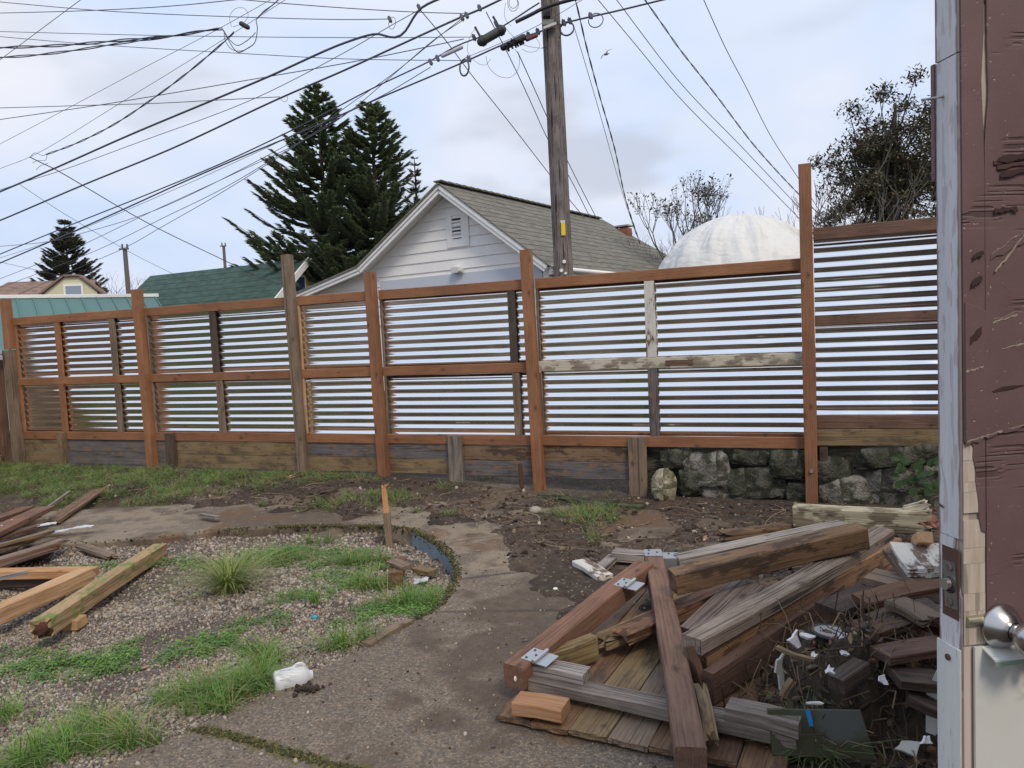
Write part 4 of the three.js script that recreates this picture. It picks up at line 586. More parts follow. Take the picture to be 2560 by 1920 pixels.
loop([[-8.652,5.061,-14],[-8.569,5.124,-14],[-8.429,5.068,-14],[-8.368,5.081,-14]], .006, 'small clamp wire at the top of the hanging clamps'); loop([[-8.629,4.943,-14],[-8.54,4.981,-14],[-8.386,4.982,-14],[-8.344,5.072,-14]], .006, 'small clamp wire in the middle of the hanging clamps'); loop([[-8.571,4.823,-14],[-8.48,4.886,-14],[-8.34,4.929,-14]], .006, 'small clamp wire at the foot of the hanging clamps');
loop([[-3.43,5.275,-12],[-3.405,5.224,-12],[-3.349,5.193,-12],[-3.309,5.234,-12],[-3.313,5.291,-12]], .005, 'tiny drip loop left of the tall conifer tip');
function ring(c, rx, ry, r, rot, label) { const P = []; for (let i = 0; i <= 28; i++) { const t = i / 28 * 2 * PI; P.push([c[0] + cos(t) * rx, c[1] + sin(t) * ry, c[2] + cos(t) * rot]); } const A = new Acc(); A.tube(P, r, r, 6); const o = mesh('cable_ring', A.geo(true), cab); return tag(o, label, 'cable ring', 'cable rings'); }
ring([-0.483,5.377,-11.4], .07, .118, .014, .05, 'dark cable ring hanging left of the splice cases'); ring([1.07,5.867,-11.4], .098, .096, .013, .03, 'dark cable ring hanging right of the pole'); ring([1.501,5.967,-11.4], .105, .1, .008, .03, 'thin cable ring hanging farthest right of the pole'); ring([-1.546,6.149,-11.6], .06, .085, .004, .05, 'faint small cable ring near the sagging thick cable');
// splice cases
function spliceCase(name, a, b, r, m, label, parts) { const L = V3(a).distanceTo(V3(b)), g = thing(name, label, 'splice case', a); orient(g, a, b, [0, 1, 0]); const bd = new THREE.CapsuleGeometry(r, L * .86, 4, 12); bd.rotateX(PI / 2); bd.translate(0, 0, L / 2); mesh('body', bd, m, g); parts?.(g, L); return g; }
spliceCase('splice_case', [-0.236,5.69,-11.3], [0.128,5.871,-11.3], .066, mat([.045, .05, .048], { roughness: .6 }), 'large black cylindrical splice case hanging from the cables left of the pole', (g, L) => { for (const z of [.05, L - .05]) { mesh('end_band', new THREE.CylinderGeometry(.078, .078, .06, 14).rotateX(PI / 2), blk, g).position.z = z; mesh('hanger', new THREE.BoxGeometry(.02, .2, .03), blk, g).position.set(0, .13, z); } });
spliceCase('splice_case', [0.088,5.595,-11.3], [0.436,5.744,-11.3], .05, blk, 'bumpy black splice case just left of the pole', (g, L) => { const r = rng(5); for (let k = 0; k < 26; k++) { const q = mesh('plug', new THREE.CylinderGeometry(.014, .018, .05, 6), blk, g); const a = PI * .9 + r() * PI * 1.1; q.position.set(cos(a) * .055, sin(a) * .06, .05 + r() * (L - .1)); q.rotation.z = a - PI / 2; } });
spliceCase('splice_tube', [0.456,5.716,-11.35], [0.617,5.775,-11.35], .03, mat([.16, .055, .045]), 'small reddish brown tube beside the pole');
spliceCase('splice_tube', [-0.823,5.572,-11.45], [-0.49,5.698,-11.45], .028, mat([.42, .44, .47]), 'pale grey splice tube on the cable left of the pole');
{ const k = cable([[0.307,5.922,-11.2],[0.521,6.01,-11.2],[0.679,6.081,-11.2],[0.796,6.122,-11.2],[1.157,6.203,-11.2],[1.306,6.222,-11.2]], .034, 'fat black ribbed sleeve strapped across the top of the pole', blk); k.name = 'cable_sleeve'; k.userData.category = 'cable sleeve'; delete k.userData.group; }
{ const s = mesh('cable_splice', new THREE.CapsuleGeometry(.035, .1, 3, 8).rotateZ(1.0), mat([.06, .05, .05])); s.position.set(...[-3.577,5.971,-11]); tag(s, 'small dark connector above the loose loops', 'connector'); }
const clampGeo = mergeGeometries([new THREE.BoxGeometry(.05, .07, .05).toNonIndexed(), new THREE.CylinderGeometry(.012, .012, .11, 6).toNonIndexed()]);
const CL = [[-0.48,6.099,-11.4], [-0.41,6.129,-11.4], [-0.212,6.226,-11.4], [0.023,5.989,-11.4], [-0.316,5.805,-11.4], [-0.408,5.501,-11.4], [0.496,5.8,-11.4], [0.636,5.847,-11.4], [1.026,5.956,-11.4], [1.116,5.978,-11.4], [1.428,6.037,-11.4], [-1.564,6.164,-11.5], [-1.119,6.317,-11.5], [-0.99,5.516,-11.5], [-0.883,5.565,-11.5]];
const CLn = ['dark clamp at the tie where two thin cables end left of the pole', 'second dark clamp on the thick cable by the tie', 'dark clamp high on the thick cable near the top edge', 'clamp on the cable just above the big black splice case', 'clamp at the upper end of the pale splice tube', 'clamp above the dark cable ring left of the splice cases', 'clamp on the main cable above the reddish tube', 'clamp on the main cable touching the left of the pole', 'clamp on the main cable touching the right of the pole', 'clamp above the dark cable ring right of the pole', 'clamp above the thin cable ring farthest right', 'clamp above the faint small cable ring', 'clamp beside the sagging thick cable at the top', 'lower clamp below the pale splice tube', 'upper clamp below the pale splice tube'];
CL.forEach((p, i) => { const o = mesh('cable_clamp', clampGeo, cab); o.position.set(...p); o.rotation.z = .4; tag(o, CLn[i], 'clamp', 'cable clamps'); });
// far poles
for (const [b, t, lab] of [[[-20.183,4.288,-40], [-20.118,6.827,-40], 'distant weathered pole rising above the green roof at its left end'], [[-22.41,5.346,-60], [-22.184,9.37,-60], 'very distant thin pole above the ridge of the green roof']]) { const g = thing('far_pole', lab, 'utility pole', [b[0], 0, b[2]], 0, 'distant poles'); const k = t[1] > 9 ? .11 : .12; mesh('shaft', new THREE.CylinderGeometry(.11, .14, t[1], 10).translate(0, t[1] / 2, 0), mat([.14, .12, .11]), g); const c = mesh('insulator', new THREE.CylinderGeometry(.05, .05, .25, 6), thinCab, g); c.position.set(-.12, t[1] + .1, 0); const c2 = mesh('insulator', new THREE.CylinderGeometry(.05, .05, .25, 6), thinCab, g); c2.position.set(.14, t[1] + .08, 0); const c3 = mesh('crossbar', new THREE.BoxGeometry(.5, .08, .08), mat([.14, .12, .11]), g); c3.position.set(0, t[1] - .05, .1); }
// gull in flight
{ const q = [4.298,12.085,-30]; const b = thing('bird', 'small dark bird gliding in the sky right of the pole', 'bird', q); b.rotation.set(.3, .4, .62); const m = mat([.14, .14, .15]); const body = new THREE.SphereGeometry(1, 14, 10); body.scale(.05, .045, .17); mesh('body', body, m, b); for (const s of [-1, 1]) { const A = new Acc(); const st = [[.03, 0, -.05, .06], [.12, .05, -.06, .055], [.22, .035, -.02, .04], [.31, 0, .05, .012]]; for (let i = 0; i < 3; i++) { const p = st[i], n = st[i + 1]; const top = (v, k) => [s * v[0], v[1] + k, v[2]], bk = (v) => [s * v[0], v[1], v[2] + v[3] * 1.6]; A.quad(top(p, .008), top(n, .006), bk(n), bk(p)); A.quad(top(p, -.008), top(n, -.006), bk(n), bk(p)); A.quad(top(p, .008), top(n, .006), top(n, -.006), top(p, -.008)); } mesh('wing', A.geo(), m, b); } const tl = new Acc(); tl.quad([-.02, 0, .13], [.02, 0, .13], [.045, 0, .24], [-.045, 0, .24]); tl.quad([-.02, .008, .13], [.02, .008, .13], [.045, .004, .24], [-.045, .004, .24]); mesh('tail', tl.geo(), m, b); }

// ---------- timber heap on the right ----------
const G1 = 'old timbers heaped on the right', G2 = 'boards and beams piled at the left';
function timber(name, label, p0, p1, w, h, m, o = {}, group = G1) { const b = beam(name, p0, p1, w, h, m, { jit: .002, bow: .006, ...o }); return tag(b, label, name === 'beam' ? 'beam' : name.includes('block') ? 'wood block' : 'board', group); }
const zincBit = mat([.50, .52, .54], { metalness: .75, roughness: .42 });
const screw = new THREE.CylinderGeometry(.005, .005, .004, 8);
function hinge(parent, p, e) { const h = new THREE.Group(); h.name = 'hinge'; parent.add(h); h.position.set(...p); h.rotation.set(...e); mesh('leaf', new THREE.BoxGeometry(.06, .004, .09), zincBit, h).position.set(-.032, 0, 0); mesh('leaf', new THREE.BoxGeometry(.05, .004, .09), zincBit, h).position.set(.03, -.003, 0); mesh('knuckle', new THREE.CylinderGeometry(.008, .008, .1, 10).rotateX(PI / 2), zincBit, h).position.set(0, .006, 0); for (const [x, z] of [[-.045, -.03], [-.02, 0], [-.045, .03]]) mesh('screw', screw, mat([.06, .06, .06]), h).position.set(x, .003, z); return h; }
// old gate lying flat, boards up
{
  const g = thing('old_gate', 'old wooden gate of brown boards lying flat on the path', 'gate', [-0.117,0,-2.626], -27 * PI / 180); g.position.y = .004;
  const mats = [Wd.wet, tinted(Wd.wet, [1.1, 1.1, 1.05]), Wd.yellow, Wd.greyBrown, Wd.wet, Wd.brown, Wd.wet, Wd.stained];
  for (let k = 0; k < 7; k++) { const x = .07 + k * .1425; beam('board', [x, .018 + (k % 3) * .002, .0 + (hsh(k, 2) - .5) * .02], [x, .018, -1.45], .139, .02, mats[k], { ch: .002, rag: 2, ragLen: .008, bow: .003 }, g); }
  beam('rail', [.06, .075, -.2], [1.02, .075, -.16], .085, .045, Wd.grey, { jit: .002, sub: 3 }, g).userData.label = 'split grey rail of the gate'; 
  beam('rail', [.06, .116, -.235], [.27, .116, -.23], .08, .04, Wd.pale, { jit: .002 }, g);
  beam('rail', [.8, .12, -.17], [1.03, .118, -.15], .085, .05, Wd.grey, { jit: .003, sub: 4 }, g);
}
{ const p0 = [-0.048,0.112,-2.749], p1 = [0.622,0.2,-3.655]; const b = timber('beam', 'reddish brown post with metal hinges sloping across the flat gate', p0, p1, .092, .092, tinted(Wd.red, [1.25, 1.15, 1.05]), { ch: .005, roll: .04 }); const L = V3(p0).distanceTo(V3(p1)); hinge(b, [-.06, .048, .1], [0, PI, 0]); hinge(b, [-.06, .048, L - .28], [0, PI, 0]);
  mesh('nail', new THREE.SphereGeometry(.006, 8, 6).scale(1, 2, 1), mat([.8, .75, .65]), b).position.set(-.01, -.005, -.002); }
{ const b = timber('beam', 'long brown square post lying lengthwise over the flat gate, its sawn end nearest the viewer', [0.485,0.11,-2.153], [0.696,0.19,-3.835], .093, .085, tinted(Wd.red, [1.15, 1.18, 1.15]), { ch: .005 }); const L = 1.74; const pl = mesh('bracket', new THREE.BoxGeometry(.09, .004, .1), zincBit, b); pl.position.set(0, .046, L - .06); const pl2 = mesh('bracket', new THREE.BoxGeometry(.085, .004, .085), zincBit, b); pl2.position.set(-.09, .034, L - .07); const pl3 = mesh('bracket', new THREE.BoxGeometry(.085, .07, .004), zincBit, b); pl3.position.set(-.09, .0, L - .115); for (const [x, z] of [[.02, .03], [-.02, .06], [.025, .08], [-.08, .05], [-.11, .08]]) mesh('screw', screw, mat([.05, .05, .05]), b).position.set(x, x < -.05 ? .038 : .05, L - z); }
timber('beam', 'silvery weathered beam running from the metal bracket to the right', [0.806,0.19,-3.771], [1.716,0.3,-3.885], .09, .075, Wd.pale, { ch: .006 });
timber('beam', 'dark brown square beam lying in front of the silvery beam', [0.67,0.28,-3.234], [1.589,0.4,-3.386], .09, .1, tinted(Wd.stained, [.85, .8, .75]), { ch: .005, roll: .05 });
timber('beam', 'long beam with a bleached top, highest of the three stacked rails', [0.621,0.23,-2.693], [1.831,0.32,-3.674], .1, .06, tinted(Wd.pale, [.92, .84, .74]), { ch: .006 });
timber('plank', 'stained plank under the bleached beam', [0.662,0.155,-2.729], [1.891,0.24,-3.67], .06, .12, tinted(Wd.stained, [1.7, 1.6, 1.5]), { ch: .004 });
timber('plank', 'bare reddish plank on edge, lowest of the three stacked rails', [0.659,0.1,-2.614], [1.665,0.16,-3.516], .045, .12, tinted(Wd.red, .9), { ch: .004 });
{ const b = timber('beam', 'thick mossy grey beam with a rotten red broken end by the stone wall', [1.803,0.14,-4.792], [2.485,0.16,-4.396], .11, .135, tinted(Wd.limed, [.8, .8, .7]), { ch: .008, rag: 1, ragLen: .1, sub: 6 }); mesh('rotten_end', lump(77, .046, .05, .06, .8, 4, 5), mat([.26, .12, .08])
, b).position.set(0, .0, .75); }
timber('plank', 'dark split plank lying behind the silvery beam', [1.28,0.05,-4.709], [1.842,0.06,-4.82], .09, .05, tinted(Wd.stained, .75), { rag: 3, ragLen: .1 });
timber('block', 'short whitewashed offcut lying apart on the dirt at the left tip of the heap', [0.352,0.03,-4.366], [0.469,0.03,-4.063], .1, .03, Wd.white, { ch: .003 });
timber('block', 'short split offcut between two pale offcuts at the left tip of the heap', [0.415,0.03,-4.135], [0.565,0.035,-4.417], .07, .03, Wd.pale, { rag: 2 });
timber('block', 'greyish offcut touching the bracketed end of the long post', [0.565,0.05,-4.414], [0.747,0.05,-4.339], .1, .06, Wd.pale, { ch: .004 });
timber('plank', 'pale splintered plank slanting under the long post', [0.301,0.085,-3.067], [1.032,0.13,-3.587], .12, .03, Wd.yellow, { rag: 2, ragLen: .12 });
timber('plank', 'dark barky slab lying on the pale splintered plank', [0.388,0.13,-3.017], [1.026,0.16,-3.527], .1, .05, tinted(Wd.stained, [.9, .75, .7]), { rag: 2, ragLen: .06, sub: 4, jit: .006 });
timber('block', 'greenish short plank standing on edge beside the hinged post', [0.056,0.09,-2.872], [0.291,0.095,-3.022], .05, .1, tinted(Wd.yellow, [1.05, 1.1, .95]), { ch: .004 });
timber('block', 'clean pinkish incised block lying on the near edge of the gate', [-0.039,0.075,-2.619], [0.134,0.075,-2.546], .095, .05, tinted(Wd.light, [.72, .62, .58]), { ch: .004 });
timber('plank', 'wide brownish plank leaning inside the heap', [0.723,0.12,-3.039], [1.041,0.22,-3.325], .17, .025, tinted(Wd.pale, [.75, .68, .66]), {});
timber('plank', 'narrow splintery strip standing beside the long post', [0.607,0.16,-2.525], [0.586,0.07,-2.302], .045, .03, Wd.yellow, { rag: 3, ragLen: .06 });
timber('plank', 'thin brown strip standing at the left of the stacked rails', [0.615,0.22,-2.701], [0.648,0.06,-2.646], .03, .04, tinted(Wd.brown, .9), {});
// boards at the back right, by the door
const D = tinted(Wd.brown, [.85, .8, .76]), Dk = tinted(Wd.dark, [.9, .85, .8]);
timber('plank', 'brown sawn plank with a pointed corner right of the stacked rails', [1.47,0.32,-3.079], [1.612,0.3,-2.94], .15, .03, Wd.greyBrown, {});
timber('plank', 'plank reaching down from under the mossy white board', [1.684,0.36,-3.256], [1.626,0.33,-2.891], .13, .03, tinted(Wd.greyBrown, .9), {});
timber('plank', 'mossy white painted board near the door edge', [1.726,0.4,-3.199], [1.66,0.37,-2.924], .2, .035, Wd.white, { rag: 1, ragLen: .02 });
timber('block', 'small yellowish block behind the mossy white board', [1.759,0.4,-3.222], [1.737,0.46,-3.13], .06, .05, Wd.light, {});
timber('block', 'pale stub sticking up behind the thick mossy grey beam', [2.389,0.2,-4.53], [2.501,0.26,-4.448], .1, .06, Wd.limed, { rag: 1 });
timber('block', 'reddish square offcut right of the stacked rails', [1.255,0.2,-2.941], [1.462,0.21,-3.096], .09, .08, Wd.red, {});
timber('plank', 'dark plank in the shadow under the pointed brown plank', [1.521,0.22,-3.179], [1.768,0.2,-3.06], .14, .03, Dk, {});
timber('plank', 'brown board sloping down to the right by the door', [1.421,0.2,-2.99], [1.527,0.16,-2.803], .16, .025, D, { rag: 1 });
timber('plank', 'brown board sloping up to the right by the door', [1.306,0.17,-2.85], [1.646,0.17,-3.092], .13, .025, D, {});
timber('plank', 'board end by the door below the latch', [1.514,0.24,-2.836], [1.573,0.24,-2.684], .1, .03, D, {});
timber('plank', 'dark thick board lying behind the rubbish tub', [1.081,0.22,-2.656], [1.501,0.2,-2.678], .14, .03, Dk, { rag: 1 });
timber('plank', 'low brown board beside the door kick plate', [1.413,0.12,-2.643], [1.584,0.12,-2.674], .1, .05, D, {});
timber('plank', 'second low board under the door knob', [1.365,0.2,-2.568], [1.553,0.2,-2.593], .1, .03, Dk, {});
timber('plank', 'dark plank at the bottom of the heap behind the reddish offcut', [1.504,0.08,-3.419], [1.74,0.08,-3.139], .3, .03, Dk, {});
for (const [p0, p1, w, m, lab] of [
  [[1.212,0.26,-2.881], [1.497,0.3,-3.029], .13, Dk, 'dark wet board crossing behind the reddish offcut'], [[1.322,0.3,-2.849], [1.659,0.34,-2.89], .12, D, 'brown wet board running under the pointed plank towards the door'], [[1.298,0.29,-2.646], [1.582,0.31,-2.739], .15, Dk, 'dark board lying high beside the door latch'], [[1.282,0.24,-2.795], [1.408,0.24,-2.541], .13, D, 'wet brown board slanting towards the knob'],
  [[1.187,0.28,-2.423], [1.447,0.28,-2.482], .1, tinted(Wd.red, .75), 'reddish wet lath above the low boards by the door'], [[1.196,0.24,-2.352], [1.367,0.22,-2.334], .12, Dk, 'dark board sinking into the heap beside the kick plate'], [[1.104,0.27,-2.533], [1.306,0.3,-2.612], .09, tinted(Wd.brown, .8), 'short wet board behind the black lid'], [[1.401,0.34,-2.731], [1.446,0.33,-2.549], .1, tinted(Wd.greyBrown, .7), 'grey-brown board bridging the dark boards near the door'], [[1.219,0.2,-2.311], [1.323,0.16,-2.26], .1, Dk, 'lowest dark board at the right of the rubbish'], [[1.156,0.1,-3.24], [1.247,0.1,-2.803], .16, Dk, 'dark board under the rubbish heap behind the reddish plank']])
  timber('plank', lab, p0, p1, w, .028, m, { rag: 1, ragLen: .03 });
// rubbish: soil and plant litter in a broken tub
const GS = [0.917,0.26,-2.339], heapGrass = [], RC = [1.204,0.12,-2.603], rr = rng(404);
{
  const N = 56, P = [], I = [], U = []; const R = .33; const hh = (x, z) => { const d = hypot(x / 1.15, z / .95) / R; return max(-.02, .27 * sstep(1.05, .25, d) + (fbm(x * 11 + 9, z * 11 + 9, 5, 2) - .5) * .24 * sstep(1.1, .7, d)); };
  for (let j = 0; j <= N; j++) for (let i = 0; i <= N; i++) { const x = (i / N - .5) * 1.1, z = (j / N - .5) * .95; P.push(x, hh(x, z), z); U.push(x * 2, z * 2); }
  for (let j = 0; j < N; j++) for (let i = 0; i < N; i++) { const a = j * (N + 1) + i; I.push(a, a + N + 1, a + 1, a + 1, a + N + 1, a + N + 2); }
  const g = new THREE.BufferGeometry(); g.setAttribute('position', new THREE.Float32BufferAttribute(P, 3)); g.setAttribute('uv', new THREE.Float32BufferAttribute(U, 2)); g.setIndex(I); g.computeVertexNormals();
  const t = bake(256, 256, (u, v) => { const a = fbm(u * 14, v * 14, 4, 8), f = hsh(floor(u * 256), floor(v * 256), 1); return [...mul3(mix3([.02, .015, .011], [.07, .05, .032], a), .6 + f * .8), a]; });
  const o = mesh('soil_heap', g, mat([1, 1, 1], { map: t.map, bumpMap: t.bump, bumpScale: .02, roughness: .97 })); o.position.set(RC[0], 0, RC[2]); tag(o, 'dark heap of soil and plant litter beside the door', 'soil heap');
  const tw = new THREE.CylinderGeometry(.5, .35, 1, 4, 3).translate(0, .5, 0); { const p = tw.attributes.position; for (let i = 0; i < p.count; i++) p.setX(i, p.getX(i) + sin(p.getY(i) * 3) * 12); }
  const list = []; for (let i = 0; i < 520; i++) { const a = rr() * 2 * PI, q = sqrt(rr()) * .42, x = cos(a) * q * 1.1, z = sin(a) * q; const w = .003 + rr() * .003, k = rr(); list.push({ p: [RC[0] + x, hh(x, z) + .0, RC[2] + z], e: [(rr() - .5) * 2.8, rr() * 6, (rr() - .5) * 2.8], s: [w, .05 + rr() * .16, w], c: k < .5 ? [.10, .065, .035] : k < .8 ? [.22, .16, .085] : [.06, .035, .025] }); }
  instanced('twigs', tw, mat([1, 1, 1], { roughness: .9 }), list, 'dry twigs and stalks scattered over the soil heap', 'twigs');
  const lb = []; for (let i = 0; i < 150; i++) { const a = rr() * 2 * PI, q = sqrt(rr()) * .4, x = cos(a) * q * 1.1, z = sin(a) * q; lb.push({ p: [RC[0] + x, hh(x, z), RC[2] + z], e: [rr() * 6, rr() * 6, rr() * 6], s: [.008 + rr() * .02, .006 + rr() * .012, .008 + rr() * .02], c: rr() < .3 ? [.2, .1, .045] : rr() < .5 ? [.12, .09, .06] : [.05, .035, .03] }); }
  instanced('rubble', new THREE.IcosahedronGeometry(1, 0), mat([1, 1, 1]), lb, 'crumbs of bark, brick and soil on the heap', 'rubble');
  const lf = new THREE.PlaneGeometry(1, .55, 2, 1); { const p = lf.attributes.position; for (let i = 0; i < p.count; i++) { if (abs(p.getX(i)) > .4) p.setY(i, p.getY(i) * .25); p.setZ(i, p.getX(i) ** 2 * .5); } lf.computeVertexNormals(); }
  const ll = []; for (let i = 0; i < 1100; i++) { const a = rr() * 2 * PI, q = sqrt(rr()) * .42, x = cos(a) * q * 1.1, z = sin(a) * q, k = rr(), w = .012 + rr() * .03; ll.push({ p: [RC[0] + x, hh(x, z) + .006 + rr() * .012, RC[2] + z], e: [-1.5 + (rr() - .5) * 1.6, (rr() - .5) * 1.6, rr() * 6], s: [w, w * (.3 + rr() * .7), w], c: k < .45 ? [.06, .04, .026] : k < .7 ? [.13, .08, .045] : k < .8 ? [.26, .19, .1] : k < .9 ? [.07, .085, .03] : [.035, .02, .018] }); }
  instanced('leaf_litter', lf, mat([1, 1, 1], { roughness: .8 }), ll, 'dead leaves and scraps covering the soil heap', 'leaf litter');
  const gs = []; for (let i = 0; i < 42; i++) { const c = GS, x = c[0] + (rr() - .5) * .09, z = c[2] + (rr() - .5) * .1; gs.push({ p: [x, hh(x - RC[0], z - RC[2]), z], e: [(rr() - .5), rr() * 6, (rr() - .5)], s: .6 + rr() * .5, c: mul3([.13, .2, .05], .7 + rr() * .5) }); } heapGrass.push(...gs);
  timber('block', 'dark square block end sunk in the middle of the rubbish heap', [0.995,0.24,-2.321], [1.113,0.26,-2.391], .06, .05, tinted(Wd.dark, .9), { bow: 0 });
  timber('block', 'yellowish rotten wood lump on the right of the rubbish heap', [1.262,0.24,-2.419], [1.316,0.26,-2.447], .06, .05, Wd.yellow, { rag: 3, ragLen: .03 });
  timber('plank', 'thin tan strip lying across the left rim of the rubbish', [0.863,0.3,-2.48], [0.958,0.29,-2.394], .02, .008, Wd.yellow, {});
  timber('plank', 'short tan cane leaning out of the left of the rubbish', [0.826,0.2,-2.334], [0.865,0.25,-2.346], .022, .015, Wd.yellow, {});
  // white broken pieces
  const foam = mat([.72, .72, .74], { roughness: .7 }); const shard = (sd, w, h, th, bend = 1) => { const r = rng(sd), s = new THREE.Shape(), n = 9; for (let i = 0; i < n; i++) { const a = (i + r() * .7) / n * 2 * PI, k = .35 + r() * .75; i ? s.lineTo(cos(a) * w * k, sin(a) * h * k) : s.moveTo(cos(a) * w * k, sin(a) * h * k); } const g = new THREE.ExtrudeGeometry(s, { depth: th, bevelEnabled: true, bevelSize: .001, bevelThickness: .001, bevelSegments: 1 }); const p = g.attributes.position; for (let i = 0; i < p.count; i++) p.setZ(i, p.getZ(i) + bend * (sin(p.getX(i) * 60 + sd) * w * .18 + p.getY(i) * p.getY(i) / h * .4)); g.computeVertexNormals(); return g; };
  const sd = [[[0.942,0.3,-2.533], .05, .055, [-.3, .5, .2], 'large torn white foam piece at the left of the rubbish heap'], [[0.997,0.3,-2.55], .04, .02, [-1.2, .2, 0], 'crumpled white foam piece beside the large torn one'], [[1.116,0.3,-2.56], .03, .03, [-.6, -.4, .5], 'white flake propped against the black lid'], [[0.959,0.3,-2.289], .022, .018, [-.9, .3, 0], 'small white flake on the middle of the heap'], [[1.054,0.3,-2.397], .03, .012, [-1.1, .6, .2], 'thin white flake just below the black lid'], [[1.091,0.3,-2.212], .016, .022, [-.5, 0, .2], 'white scrap on the right of the heap'], [[1.203,0.12,-2.182], .035, .018, [-.5, .4, .3], 'white plastic scrap at the lower right of the heap'], [[0.873,0.26,-2.168], .05, .006, [-.8, 0, 0], 'long thin white splinter above the green panel'], [[0.965,0.29,-2.422], .018, .012, [-1, 0, .4], 'tiny white flake below the torn foam']];
  sd.forEach(([p, w, h, e, lab], i) => { const o = mesh('foam_scrap', shard(60 + i, w * .8, h * .8, .008), foam); o.position.set(...p); o.rotation.set(...e); tag(o, lab, 'scrap', 'white scraps on the rubbish heap'); });
  // tub side pieces
  const pl = mat([.50, .51, .48], { roughness: .5 }); { const o = mesh('tub_side', shard(89, .022, .085, .006, .2), pl); o.scale.set(1, 1.0, 1); o.position.set(...[0.87,0.22,-2.486]); o.rotation.set(.05, .5, .06); tag(o, 'cracked white strip standing at the left of the rubbish heap', 'tub piece', 'broken tub pieces'); }
  { const o = mesh('tub_side', shard(88, .04, .13, .006, .2), pl); o.position.set(...[1.298,0.16,-2.306]); o.rotation.set(-.2, -.5, -.25); tag(o, 'cracked white sheet standing between the heap and the door', 'tub piece', 'broken tub pieces'); }
  { const o = mesh('tub_side', shard(86, .06, .03, .006, .3), pl); o.position.set(...[1.161,0.08,-2.217]); o.rotation.set(-.9, .1, .15); tag(o, 'folded pale sheet at the foot of the heap', 'tub piece', 'broken tub pieces'); }
  const lid = thing('black_lid', 'round black lid lying on the rubbish behind the foam', 'lid', [1.13,0.27,-2.639]); lid.rotation.set(-.05, 0, -.1); mesh('rim', new THREE.TorusGeometry(.078, .008, 8, 36).rotateX(PI / 2), blk, lid); mesh('disc', new THREE.CylinderGeometry(.075, .075, .008, 32), mat([.3, .3, .29]), lid);
  // dark green panel leaning on the near side
  const gp = thing('green_sheet', 'mossy dark green panel with a blue tape strip at the foot of the heap', 'panel', [0.946,0.02,-2.32]); { const s = new THREE.Shape(); [[-.155, -.05], [.155, -.07], [.128, .075], [-.155, .085]].forEach((p, i) => i ? s.lineTo(...p) : s.moveTo(...p)); const g2 = new THREE.ExtrudeGeometry(s, { depth: .012, bevelEnabled: true, bevelSize: .002, bevelThickness: .002, bevelSegments: 1 }); const pt = bake(256, 256, (u, v) => { const a = fbm(u * 6, v * 6, 4, 8), m = sstep(.45, .62, fbm(u * 3 + 4, v * 3, 4, 18)); return [...mix3([.055, .06, .03], [.10, .11, .11], m * .8), a]; }); const uv = g2.attributes.uv; for (let i = 0; i < uv.count; i++) uv.setXY(i, uv.getX(i) * 3 + .5, uv.getY(i) * 3 + .5); mesh('sheet', g2, mat([1, 1, 1], { map: pt.map, roughness: .35 }), gp); const tp = mesh('blue_tape', new THREE.BoxGeometry(.014, .05, .003), mat([.02, .22, .55], { roughness: .5 }), gp); tp.position.set(-.03, .058, .016); tp.rotation.z = .12; } gp.position.set(...[0.931,0.085,-2.294]); gp.rotation.set(-.3, -.12, 0);
}
// ---------- boards and beams on the left ----------
timber('beam', 'pale new post coming in from the left edge, saw marks along its top', [-2.856,0.05,-3.586], [-2.653,0.06,-4.498], .092, .092, Wd.light, { ch: .004, rag: 1, ragLen: .03 }, G2);
{ const b = timber('beam', 'pale post with green moss and a rotten red near end, resting on a small block', [-2.378,0.07,-3.572], [-2.545,0,-5.189], .092, .092, Wd.mossy, { ch: .004, rag: 2, ragLen: .05 }, G2); mesh('rotten_core', lump(66, .043, .039, .04, .55, 3, 5), mat([.06, .02, .01]), b).position.set(-.005, -.004, .03); }
timber('block', 'small block under the mossy post', [-2.37,0,-3.802], [-2.367,0,-3.889], .08, .05, Wd.light, {}, G2);
timber('beam', 'pale beam lying level behind the new post', [-3.589,0.08,-4.558], [-2.653,0.05,-4.564], .09, .05, tinted(Wd.light, [.95, .85, .78]), { ch: .004 }, G2);
timber('beam', 'dark underside beam beneath the level pale beam', [-3.639,0.01,-4.615], [-2.841,0,-4.599], .07, .06, Wd.dark, {}, G2);
timber('plank', 'narrow grey lath lying over the level pale beam', [-3.217,0.13,-4.144], [-2.939,0.13,-4.363], .03, .02, Wd.pale, {}, G2);
{ const b = timber('plank', 'brown board with three nail heads on top of the left pile', [-3.687,0.16,-4.818], [-3.937,0.14,-6.138], .14, .035, tinted(Wd.red, [1.2, 1.1, 1]), {}, G2); for (const z of [.5, .62, .82]) mesh('nail', new THREE.SphereGeometry(.008, 8, 6), mat([.6, .58, .55]), b).position.set(.01 + (z - .6) * .08, .02, z); }
const lp = [[-80, 1190, 84, 1136, .05, Wd.brown, 'brown lath just under the nailed board'], [-80, 1206, 118, 1145, .06, Wd.greyBrown, 'second lath under the nailed board'], [-80, 1222, 96, 1158, .05, Wd.stained, 'stained lath in the middle of the left pile'], [-80, 1232, 140, 1166, .09, tinted(Wd.pale, [.9, .75, .65]), 'broad board with a worn pale face in the left pile'], [-80, 1248, 118, 1184, .1, tinted(Wd.red, .8), 'dark reddish board at the front of the left pile'], [-80, 1214, 70, 1168, .05, Wd.dark, 'blackened lath deep in the left pile']];
